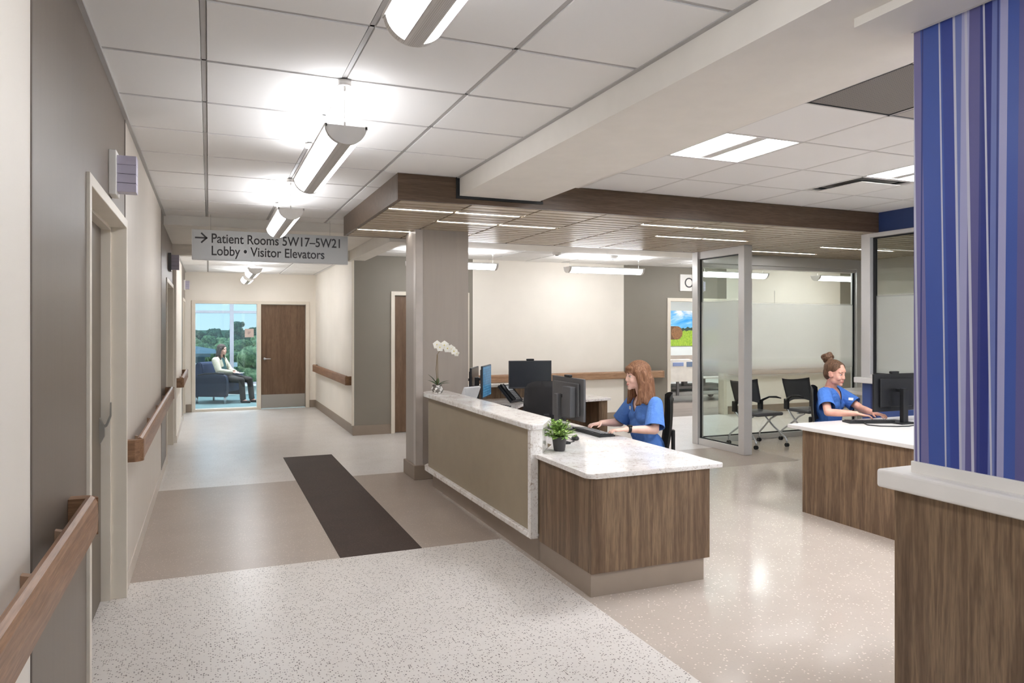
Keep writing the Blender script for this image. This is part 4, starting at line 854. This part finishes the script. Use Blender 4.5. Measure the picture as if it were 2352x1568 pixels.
def sitter(rig, skin, topm, legm, hc, Fh, sh, hands, elbows, knee=.44, sleeve=.78, zseat=.50, hk=1.0, topsl=1.0, vn=True, foot=None, neckw=.052, vox=.0055):
    """seated figure; every point local to the rig. hc head centre, sh shoulder centre, hands/elbows (right, left)"""
    p = rig.p; sw = .165
    pel = p(0,0,zseat+.06); m = MB()
    # body
    P, Rm = head(m, hc, Fh, 0, hk); nb = sh+Vector((0,0,.012)); rc_(m, P(-.020,0,-.075), nb, neckw*.92, neckw*1.1)
    chest = sh*.62+pel*.38
    Rb = Matrix((rig.F, rig.L, rig.U)).transposed()
    m.ell(sh-rig.U*.09, (.088,.145,.13), Rb, 20, 14); m.ell(chest, (.085,.125,.15), Rb, 20, 14); m.ell(pel, (.105,.155,.12), Rb, 20, 14)
    shs = [sh+rig.L*(-sw)-rig.U*.035, sh+rig.L*sw-rig.U*.035]
    for s in shs: rc_(m, sh-rig.U*.02, s, .05, .048)
    for i in (0, 1):
        wr, hd, upv, sd = hands[i]; el = elbows[i]; rc_(m, shs[i], el, .046, .036); mid = el.lerp(wr, .35); rc_(m, el, mid, .037, .036); rc_(m, mid, wr, .036, .024); hand(m, wr, hd, upv, sd)
    feet = foot or [p(knee-.02,-.10,0), p(knee-.02,.10,0)]
    for i, s in enumerate((-1, 1)):
        kn = feet[i]*1.0; kn = Vector((feet[i].x, feet[i].y, 0))*.93+rig.U*(zseat-.01); hip = pel+rig.L*s*.085; an = feet[i]+rig.U*.075
        rc_(m, hip, kn, .075, .052); rc_(m, kn, an, .050, .033); rc_(m, an-rig.U*.02, feet[i]+rig.F*.13+rig.U*.03, .033, .022)
    body = put(voxel(m, vox, 4), 'body', skin, rig.t); face(rig.t, P, Rm, hk, skin, body)
    # top with short sleeves
    m = MB(); g = .016
    m.ell(sh-rig.U*.092, (.088+g,.145+g,.125+g), Rb, 20, 14); m.ell(chest, (.088+g,.128+g,.16), Rb, 20, 14); m.ell(pel+rig.U*.03, (.120+g,.166+g,.165), Rb, 20, 14)
    for l in (-1, 1): m.ell(sh-rig.U*.155+rig.F*.050+rig.L*.058*l, (.060,.066,.062), Rb, 16, 10)
    m.ell(chest-rig.U*.07+rig.F*.025, (.105,.145,.16), Rb, 20, 14)
    for i in (0, 1):
        s, el = shs[i], elbows[i]; rc_(m, sh-rig.U*.028, s, .056, .062); e = s.lerp(el, sleeve); rc_(m, s, e, .064, .062*topsl); d = (el-s).normalized(); m.cone(s, e+d*.04, .064, .070*topsl, 16)
    cuts = [shs[i].lerp(elbows[i], sleeve)+(elbows[i]-shs[i]).normalized()*.022 for i in (0, 1)]; dirs = [(elbows[i]-shs[i]).normalized() for i in (0, 1)]
    def cut(c):
        for i in (0, 1):
            if (c-cuts[i]).dot(dirs[i]) > 0 and (c-cuts[i]).length < .12: return True
        q = c-sh; f, l, u = q.dot(rig.F), q.dot(rig.L), q.dot(rig.U)
        if u > .022-abs(l)*.05 and abs(l) < .095: return True
        if vn and f > 0 and u > -.115 and abs(l) < .062*(u+.115)/.13+.004: return True
        return False
    me = voxel(m, vox, 5); top = put(me, 'scrub_top' if vn else 'blouse', topm, rig.t, cut)
    sl_ = top.modifiers.new('thickness', 'SOLIDIFY'); sl_.thickness = .003; sl_.offset = -1
    if vn:
        tr = MB(); pts = []
        for l, u in ((-.070,.022), (-.052,-.022), (-.028,-.072), (0,-.122), (.028,-.072), (.052,-.022), (.070,.022)):
            hit = None; o_ = sh+rig.L*l+rig.U*u+rig.F*.30; ok, loc, nn, ix = body.ray_cast(o_, -rig.F)
            ok2, loc2, nn2, ix2 = top.ray_cast(sh+rig.L*(l+(.012 if l > 0 else -.012 if l < 0 else 0))+rig.U*(u-.012)+rig.F*.30, -rig.F)
            pts.append((loc2 if ok2 else (loc if ok else o_-rig.F*.2))+rig.F*.001)
        tr.tube(pts, .0045, 6); tr.make('neck_trim', topm, rig.t)
    # trousers
    m = MB(); m.ell(pel-rig.U*.03, (.125,.172,.10), Rb, 20, 14)
    for i, s in enumerate((-1, 1)):
        kn = Vector((feet[i].x, feet[i].y, 0))*.93+rig.U*(zseat-.01); hip = pel+rig.L*s*.085; an = feet[i]+rig.U*.10; rc_(m, hip, kn, .092, .068); rc_(m, kn, an, .066, .058); m.cone(kn, an-rig.U*.02, .06, .062, 14)
    put(voxel(m, .008, 4), 'trousers', legm, rig.t)
    for i in (0, 1):
        m = MB(); a = feet[i]; rc_(m, a+rig.U*.036-rig.F*.02, a+rig.F*.15+rig.U*.026, .037, .028); put(voxel(m, .006, 3), 'shoe', shoe, rig.t)
    return P, Rm, body, top, shs
def badge(rig, top, sh, l, u, w=.042, h=.026):
    ok, loc, nn, ix = top.ray_cast(sh+rig.L*l+rig.U*u+rig.F*.3, -rig.F)
    if ok:
        s = nn.cross(rig.U).normalized(); v = s.cross(nn).normalized(); b = MB().obox(loc+nn*.004, s*w*.5, v*h*.5, nn*.0015, .001).make('name_badge', badge_m, rig.t)
V = Vector
# ---- the red-haired woman at the front desk
r1 = Rig('person', 'woman with long red hair in blue scrubs typing at the front desk', (3.50, 5.34), (-.97, .0))
h1 = plain('navy_trousers', (52,78,140), .85)
hc = r1.w((3.355, 5.28, 1.232)); sh = r1.w((3.44, 5.30, 1.035))
wl = r1.w((3.135, 5.10, .812)); wr = r1.w((3.145, 5.52, .812))     # her left hand is nearest the camera
hands = [(wr, V((-1,-.12,-.12)), V((-.1,0,1)), V((0,-1,0))), (wl, V((-1,.42,-.12)), V((-.1,0,1)), V((.3,1,0)))]
els = [r1.w((3.36, 5.56, .80)), r1.w((3.375, 5.045, .800))]
Fh = V((-.95, .12, -.04))
P, Rm, body, top, shs = sitter(r1, skin1, scrub1, h1, hc, Fh, sh, hands, els, hk=1.04, topsl=1.22, sleeve=.80)
badge(r1, top, sh, -.075, -.085)
d_ = (wl-els[1]).normalized(); MB().cyl(wl-d_*.042, wl-d_*.018, .0305, 18).box(0,0,0,0,0,0).make('watch_band', blackm, r1.t); MB().obox(wl-d_*.03+V((0,-.004,.029)), d_*.016, d_.cross(V((0,0,1))).normalized()*.015, V((0,0,.004)), .003).make('watch_face', darkg, r1.t)
hm = hairmat('red_brown_hair', (92,62,44), (126,88,64), (164,124,94)); m = MB(); E_ = lambda f, l, u, r: m.ell(P(f,l,u), r, Rm, 22, 14)
E_(-.018,0,.042,(.108,.088,.090)); E_(-.062,0,-.01,(.066,.084,.10)); E_(.058,0,.060,(.042,.060,.030))
for l, f, u in ((-.048,.062,.034),(-.024,.078,.036),(0,.084,.036),(.024,.078,.036),(.048,.062,.034)): rc_(m, P(f-.022,l*.9,u+.04), P(f+.012,l,u-.002), .018, .010, 10)
for s in (-1, 1):
    rc_(m, P(.030,s*.074,.03), P(.008,s*.088,-.07), .026, .026, 12); rc_(m, P(-.02,s*.080,.02), P(-.045,s*.094,-.10), .036, .036, 12); rc_(m, P(.008,s*.088,-.07), P(.018,s*.098,-.165), .026, .026, 12); rc_(m, P(.018,s*.098,-.165), P(.050,s*.082,-.225), .024, .014, 10)
    rc_(m, P(-.045,s*.09,-.10), P(-.075,s*.10,-.19), .038, .032, 12); rc_(m, P(-.01,s*.098,-.12), P(-.02,s*.115,-.215), .028, .018, 10)
rc_(m, P(-.085,0,-.02), P(-.105,0,-.17), .058, .052, 14)
for l in (-.06, .06): rc_(m, P(-.08,l,-.04), P(-.10,l,-.205), .042, .030, 12)
for s in (-1, 1): rc_(m, P(-.02,s*.090,-.06), P(.0,s*.104,-.195), .034, .026, 12); rc_(m, P(-.05,s*.094,-.10), P(-.05,s*.112,-.205), .034, .026, 12); rc_(m, P(.018,s*.094,-.12), P(.034,s*.094,-.215), .026, .020, 10)
put(voxel(m, .0055, 2), 'hair', hm, r1.t)
# ---- the woman with the bun at the right desk
r2 = Rig('person', 'woman with a brown hair bun in blue scrubs typing at the right desk', (5.68, 5.51), (.40,-.92))
hc = r2.w((5.695, 5.37, 1.192)); sh = r2.w((5.705, 5.44, 1.028))
wr = r2.w((5.565, 5.00, .838)); wl = r2.w((5.80, 5.02, .835))
hands = [(wr, V((.62,-.55,-.16)), V((0,-.1,1)), V((.6,.7,0))), (wl, V((.05,-1,-.16)), V((0,-.1,1)), V((-1,0,0)))]
els = [r2.w((5.42, 5.20, .835)), r2.w((5.93, 5.27, .84))]
Fh = V((.20, -.95, -.16))
P, Rm, body, top, shs = sitter(r2, skin2, scrub2, plain('blue_trousers', (50,84,160), .85), hc, Fh, sh, hands, els, hk=1.04, topsl=1.12, sleeve=.66, zseat=.48)
badge(r2, top, sh, .085, -.095)
hm = hairmat('brown_hair', (66,46,34), (98,72,54), (134,104,80)); m = MB(); E_ = lambda f, l, u, r: m.ell(P(f,l,u), r, Rm, 22, 14)
E_(-.024,0,.046,(.099,.082,.084)); E_(-.055,0,.0,(.062,.074,.085)); 
for s in (-1, 1): E_(-.012,s*.040,.052,(.080,.043,.062))
hd = voxel(m, .005, 2)
def hcut(c):
    q = c-P(0,0,0); L_ = V((0,0,1)).cross(Fh.normalized()).normalized(); U_ = Fh.normalized().cross(L_); f, l, u = q.dot(Fh.normalized()), q.dot(L_), q.dot(U_)
    pts = ((-.2,-.3), (-.045,-.3), (-.028,-.055), (.004,.012), (.040,.028), (.060,.060), (.078,.088), (.2,.10))
    for (f0, u0), (f1, u1) in zip(pts[:-1], pts[1:]):
        if f0 <= f < f1: return u < u0+(u1-u0)*(f-f0)/(f1-f0)
    return False
put(hd, 'hair', hm, r2.t, hcut)
m = MB(); bc = P(-.110,.015,.128); ax = (P(-.12,0,.16)-P(-.05,0,.09)).normalized(); q = ax.to_track_quat('Z', 'Y')
rc_(m, P(-.055,0,.09), bc, .032, .036); m.ell(bc, (.053,.053,.045), q.to_matrix(), 18, 12)
for i in range(3): m.tube([bc+q@V((.041*math.cos(a), .041*math.sin(a), .022*math.sin(a+i*2.1)+.006*i)) for a in [k*math.pi/9 for k in range(18)]], .017, 8, True)
put(voxel(m, .004, 1), 'hair_bun', hm, r2.t)
MB().tube([P(-.045,0,.097)+q@V((.036*math.cos(a), .036*math.sin(a), 0)) for a in [k*math.pi/9 for k in range(18)]], .004, 6, True).make('hair_tie', plain('gold_hair_tie', (190,150,90), .5), r2.t)
for s in (-1, 1): MB().ell(P(-.004,s*.082,-.046), (.0035,)*3, None, 8, 6).make('earring', chrome, r2.t)
# ================================================================ LOUNGE
FA = V((.86,-.5,0)); ang = math.atan2(FA.y, FA.x)
t = thing('armchair', 'navy blue armchair with curved sides behind the lounge glass', 'armchair', (.24, 17.22, 0), ang)
navy = plain('navy_upholstery', (26,38,60), .75); navy2 = plain('slate_blue_upholstery', (36,50,78), .75)
MB().box(-.24,.30,-.27,.27,.24,.46,.035,3).make('seat', navy2, t, True)
m = MB(); m.extr([(-.40,.20),(-.24,.20),(-.22,.45),(-.28,.86),(-.37,.89),(-.43,.85),(-.45,.4)], (0,-.29,0), (1,0,0), (0,0,1), (0,.58,0)); bmesh.ops.bevel(m.b, geom=m.b.edges[:], offset=.018, segments=3, affect='EDGES'); m.make('backrest', navy2, t)
for s in (-1, 1):
    m = MB(); m.extr([(-.43,.15),(.33,.15),(.35,.30),(.345,.5),(.32,.60),(.22,.635),(-.1,.63),(-.30,.60),(-.38,.52),(-.44,.35)], (0,s*.34-.06,0), (1,0,0), (0,0,1), (0,.12,0)); bmesh.ops.bevel(m.b, geom=m.b.edges[:], offset=.014, segments=3, affect='EDGES'); m.make('armrest', navy, t)
    MB().tube([(-.33,s*.34,.605),(-.18,s*.34,.64),(.1,s*.34,.655),(.27,s*.34,.645)], .018, 8).make('arm_cap', blackm, t)
    for x in (-.36, .29): MB().cone((x,s*.34,.155), (x,s*.34,0), .028, .022, 12).make('leg', chrome, t)
r3 = Rig('person', 'woman in a cream cardigan sitting in the navy armchair behind the lounge glass', (.25, 17.20), (.86,-.5))
FX = r3.F; hc = r3.p(.02,0,1.155); sh = r3.p(-.045,0,.955)
wr = r3.p(.30,-.06,.66); wl = r3.p(.31,.05,.665)
hands = [(wr, r3.p(.9,.5,-.1), V((0,0,1)), r3.p(.2,1,0)), (wl, r3.p(.9,-.5,-.1), V((0,0,1)), r3.p(.2,-1,0))]
els = [r3.p(.07,-.235,.70), r3.p(.07,.235,.70)]
feet = [r3.p(.56,-.10,0), r3.p(.66,.10,0)]
P, Rm, body, top, shs = sitter(r3, skin2, plain('teal_blouse', (40,84,84), .8), plain('dark_brown_trousers', (62,56,52), .85), hc, FX+V((0,0,-.05)), sh, hands, els, knee=.5, sleeve=.5, zseat=.50, vn=False, foot=feet, vox=.0065)
m = MB(); g = .028; Rb = Matrix((r3.F, r3.L, r3.U)).transposed(); pel = r3.p(0,0,.56); ch = sh*.6+pel*.4
m.ell(sh-r3.U*.09, (.088+g,.145+g,.128+g), Rb, 20, 14); m.ell(ch, (.095+g,.13+g,.16), Rb, 20, 14); m.ell(pel, (.115+g,.165+g,.13), Rb, 20, 14)
for i in (0, 1): rc_(m, sh-r3.U*.028, shs[i], .068, .078); rc_(m, shs[i], els[i], .078, .066); rc_(m, els[i], hands[i][0].lerp(els[i], .12), .060, .044)
def c3(c):
    q = c-sh; f, l, u = q.dot(r3.F), q.dot(r3.L), q.dot(r3.U); return (u > .03 and abs(l) < .09) or (f > .02 and abs(l) < .055 and u > -.5)
cg = put(voxel(m, .007, 4), 'cardigan', fabric('cream_knit', (198,191,170), (184,176,154)), r3.t, c3)
cg.modifiers.new('t', 'SOLIDIFY').thickness = .006
m = MB(); E_ = lambda f, l, u, r: m.ell(P(f,l,u), r, Rm, 20, 12)
E_(-.02,0,.040,(.103,.084,.088)); E_(-.06,0,-.02,(.06,.078,.10)); rc_(m, P(-.07,0,-.05), P(-.09,0,-.20), .062, .05)
for s in (-1, 1): rc_(m, P(.01,s*.072,.03), P(-.02,s*.085,-.10), .028, .03); rc_(m, P(-.02,s*.085,-.10), P(.02,s*.085,-.21), .03, .018)
put(voxel(m, .006, 2), 'hair', hairmat('dark_brown_hair', (40,29,25), (58,43,36), (84,64,54)), r3.t)
tg = thing('paper_sheet', 'white sheet of paper held on the lap of the woman in the cardigan', 'paper', (r3.o+r3.p(.40,0,.645)))
MB().obox((0,0,0), r3.F*.10, r3.L*.075, (0,0,.003)).make('sheet', badge_m, tg)
# ================================================================ PATIENT ROOM
art = bpy.data.materials.new('hay_field_photo'); art.use_nodes = True
am = M('landscape_print', (100,160,60), .5); gx = am.n('TexCoord'); s_ = am.n('SeparateXYZ'); am.l(gx.outputs['Generated'], s_.inputs[0])
skyc = am.ramp(am.noise(gx.outputs['Generated'], 2.6, 5, .6, .6), [(.38,(18,150,226)), (.52,(120,190,236)), (.62,(244,248,250))]); grs = am.ramp(am.noise(am.coord((30,30,6)), 3, 4), [(.3,(92,140,28)), (.7,(176,200,66))])
hz = am.ramp(s_.outputs[2], [(0,(0,0,0)), (.44,(255,255,255))], True); c = am.mix(hz, grs, skyc); tr_ = am.n('Math', operation='MULTIPLY_ADD'); nz = am.noise(am.coord((3,3,3)), 2.5, 4); am.l(nz, tr_.inputs[0]); tr_.inputs[1].default_value = -.16; am.l(s_.outputs[2], tr_.inputs[2])
band = am.ramp(tr_.outputs[0], [(0,(0,0,0)), (.355,(255,255,255)), (.42,(0,0,0))], True); am.base(am.mix(band, c, (44,66,54)))
t = thing('landscape_picture', 'large unframed landscape photograph of a hay field and blue sky in the patient room', 'picture', (10.6, 15.5, 1.17))
MB().box(0, 1.75, -.03, 0, 0, .90).make('print', am.m, t); balem = plain('hay_bale_print', (158,112,72), .7, var=.35, sc=30)
MB().cyl((.42,-.034,.335), (.42,-.0301,.335), .17, 28).make('hay_bale_image', balem, t); MB().box(.13,.42,-.0332,-.0302,.165,.505,.001).make('hay_bale_side_image', plain('hay_shadow_print', (104,74,50), .7), t)
t = thing('hospital_bed', 'hospital bed with white side panels and blue blanket in the patient room', 'bed', (9.9, 13.6, 0))
wpl = plain('white_bed_plastic', (232,230,224), .4); blu = plain('blue_blanket', (52,100,146), .85)
MB().box(-.75,1.25,-.35,.62,.50,.55,.02).make('deck', wpl, t); MB().box(-.45,1.25,-.30,.58,.55,.72,.05,3).make('mattress', plain('dark_mattress', (58,62,72), .8), t); MB().box(-.2,1.25,-.32,.60,.70,.88,.08,3).make('blanket', blu, t, True)
m = MB(); m.extr([(-.72,.46),(-.05,.46),(.02,.55),(.02,.80),(-.06,.90),(-.18,.95),(-.66,.95),(-.74,.88),(-.76,.6)], (0,-.42,0), (1,0,0), (0,0,1), (0,.05,0)); bmesh.ops.bevel(m.b, geom=m.b.edges[:], offset=.01, segments=2, affect='EDGES'); m.make('side_panel', wpl, t)
MB().box(-.62,-.34,-.428,-.42,.80,.88,.003).make('control_panel', plain('lilac_control', (140,160,206), .4), t); MB().box(-.26,-.10,-.428,-.42,.78,.89,.003).make('hand_hole', plain('grey_hole', (110,130,160), .5), t)
MB().box(-.5,1.1,-.2,.5,.28,.34,.01).box(-.1,-.0,-.1,.0,.3,.5).box(.7,.8,.3,.4,.3,.5).box(-.45,-.4,-.34,-.3,.15,.5).make('underframe', midg, t); MB().box(-.7,1.2,-.3,.5,.14,.22,.02).make('base_cover', plain('light_grey_cover', (168,172,172), .5), t)
for x, y in ((-.6,-.3), (-.6,.5), (1.1,-.3), (1.1,.5)): MB().cyl((x,y-.03,.07), (x,y+.03,.07), .07, 18).box(x-.02,x+.02,y-.02,y+.02,.08,.16).make('wheel', blackm, t)
for x, y in ((9.2,13.2), (11.2,13.2)):
    t = thing('recessed_light', 'recessed ceiling light in the patient room', 'ceiling light', (x,y,2.575), 0, 'patient room ceiling lights'); MB().box(-.3,.3,-.6,.6,0,.02).make('housing', lamp_end, t); MB().box(-.27,.27,-.57,.57,-.004,0).make('lens', trof_e, t)
# ================================================================ OUTSIDE, seen through the lounge window
grass = plain('outdoor_ground', (120,140,110), .9, sc=.05, var=.3)
m = MB(); m.quad((-500,30,-16), (500,30,-16), (500,900,-16), (-500,900,-16)); S('ground_outside', m, grass)
S('hill_outside', MB().ell((60,560,-30), (520,120,30), None, 48, 20), plain('hill_forest', (78,112,76), .95, var=.35, sc=.05))
fol = []
for i, (a, b, c_) in enumerate((((72,102,66),(122,156,98),(178,200,134)), ((104,134,90),(164,190,128),(212,226,164)), ((48,76,64),(76,108,82),(112,144,104)))):
    f = M('foliage_%s' % ('mid', 'light', 'dark')[i], b, .9); f.base(f.ramp(f.noise(f.coord(), 1.7, 6, .75), [(.40,a), (.5,b), (.60,c_)])); f.bump(f.noise(f.coord(), 2.2, 5, .7), 1.0, .8); fol.append(f.m)
trunk = plain('bark', (90,76,62), .9)
def tree(label, x, y, top, w, fm, seed, grp, wob=.3):
    rg = random.Random(seed); base = -16; h = top-base; t = thing('tree', label, 'tree', (x,y,base), 0, grp); m = MB()
    for i in range(70):
        a = rg.uniform(0, 6.283); k = rg.uniform(0, .8); zz = h*(.40+.60*rg.random()); rr = w*(.085+.075*rg.random())
        vs = bmesh.ops.create_icosphere(m.b, subdivisions=2, radius=1)['verts']; ph = rg.uniform(0, 50)
        for v in vs:
            n_ = 1+wob*.5*math.sin(v.co.x*7+ph)*math.sin(v.co.y*6+ph*2)*math.sin(v.co.z*8+ph)+rg.uniform(-.14,.14); v.co = V((w*.46*k*math.cos(a)*(1.15-.6*zz/h), w*.46*k*math.sin(a)*(1.15-.6*zz/h), min(zz, h-rr*1.12)))+v.co*rr*n_
    m.make('foliage', fm, t, True); MB().cone((0,0,0), (0,0,h*.5), w*.07, w*.04, 10).make('trunk', trunk, t)
rg = random.Random(3)
def atu(u, y): return (math.sin(TH)+(u-1176)/1667*math.cos(TH))*y/(math.cos(TH)-(u-1176)/1667*math.sin(TH))
for i, (y, n, w_, top, fm, lb, gp) in enumerate(((310,4,10,1.2,2,'distant dark green tree on the skyline beyond the lounge window','distant trees on the skyline'), (262,5,8,.6,2,'distant dark green tree on the skyline beyond the lounge window','distant trees on the skyline'),
        (215,5,7,-1.0,0,'mid green tree in the middle distance beyond the lounge window','middle distance trees'), (168,4,6.4,-1.4,1,'mid green tree in the middle distance beyond the lounge window','middle distance trees'), (128,4,5.0,-2.0,0,'mid green tree in the middle distance beyond the lounge window','middle distance trees'))):
    for k in range(n): tree(lb, atu(432+(k+.3+.4*(i % 2))*185/n, y), y+rg.uniform(-5,5), top+rg.uniform(-.6,.6), w_*rg.uniform(.9,1.1), fol[fm if k % 2 or fm == 2 else 1-fm], 100+10*i+k, gp)
tree('tall dark tree standing above the skyline beside the window mullion', atu(546, 190), 190, 3.2, 5.6, fol[2], 5, None)
tree('large light green tree close to the lounge window', atu(592, 62), 62, .2, 6.2, fol[1], 9, None)
tree('small light green tree low in front of the skyline at the mullion', atu(530, 84), 84, -2.2, 3.6, fol[1], 12, None)
# pavilion and low wing outside
t = thing('pavilion', 'grey hipped roof pavilion with white band beyond the lounge window', 'building', (-5.5, 60, -16)); gr = plain('slate_roof', (112,134,146), .7)
m = MB(); z0, z1 = 15.8, 16.75; m.prism([(-7,-4),(5.6,-4),(5.6,6),(-7,6)], z0-.25, z0)
a = [m.b.verts.new(p_) for p_ in ((-7.3,-4.3,z0),(6.0,-4.3,z0),(6.0,6.3,z0),(-7.3,6.3,z0))]; rdg = [m.b.verts.new((-3,1,z1)), m.b.verts.new((1.8,1,z1))]
for f in ((a[0],a[1],rdg[1],rdg[0]), (a[1],a[2],rdg[1]), (a[2],a[3],rdg[0],rdg[1]), (a[3],a[0],rdg[0])): m.b.faces.new(f)
m.make('roof', gr, t); MB().box(-6.4,5.2,-3.4,5.6,0,z0-.25).make('wall', plain('dark_teal_wall', (60,96,104), .6), t); MB().box(-6.6,7.4,-3.8,-3.4,z0-1.0,z0-.7).make('white_band', badge_m, t)
for i in range(6): MB().box(-5.8+i*1.9,-4.6+i*1.9,-3.46,-3.42,z0-3.4,z0-1.4).make('window', plain('dark_glazing', (52,84,92), .2), t)
t = thing('car_park', 'pale paved yard below the lounge window', 'yard', (3, 45, -15.9)); 
bpy.data.objects.remove(t)
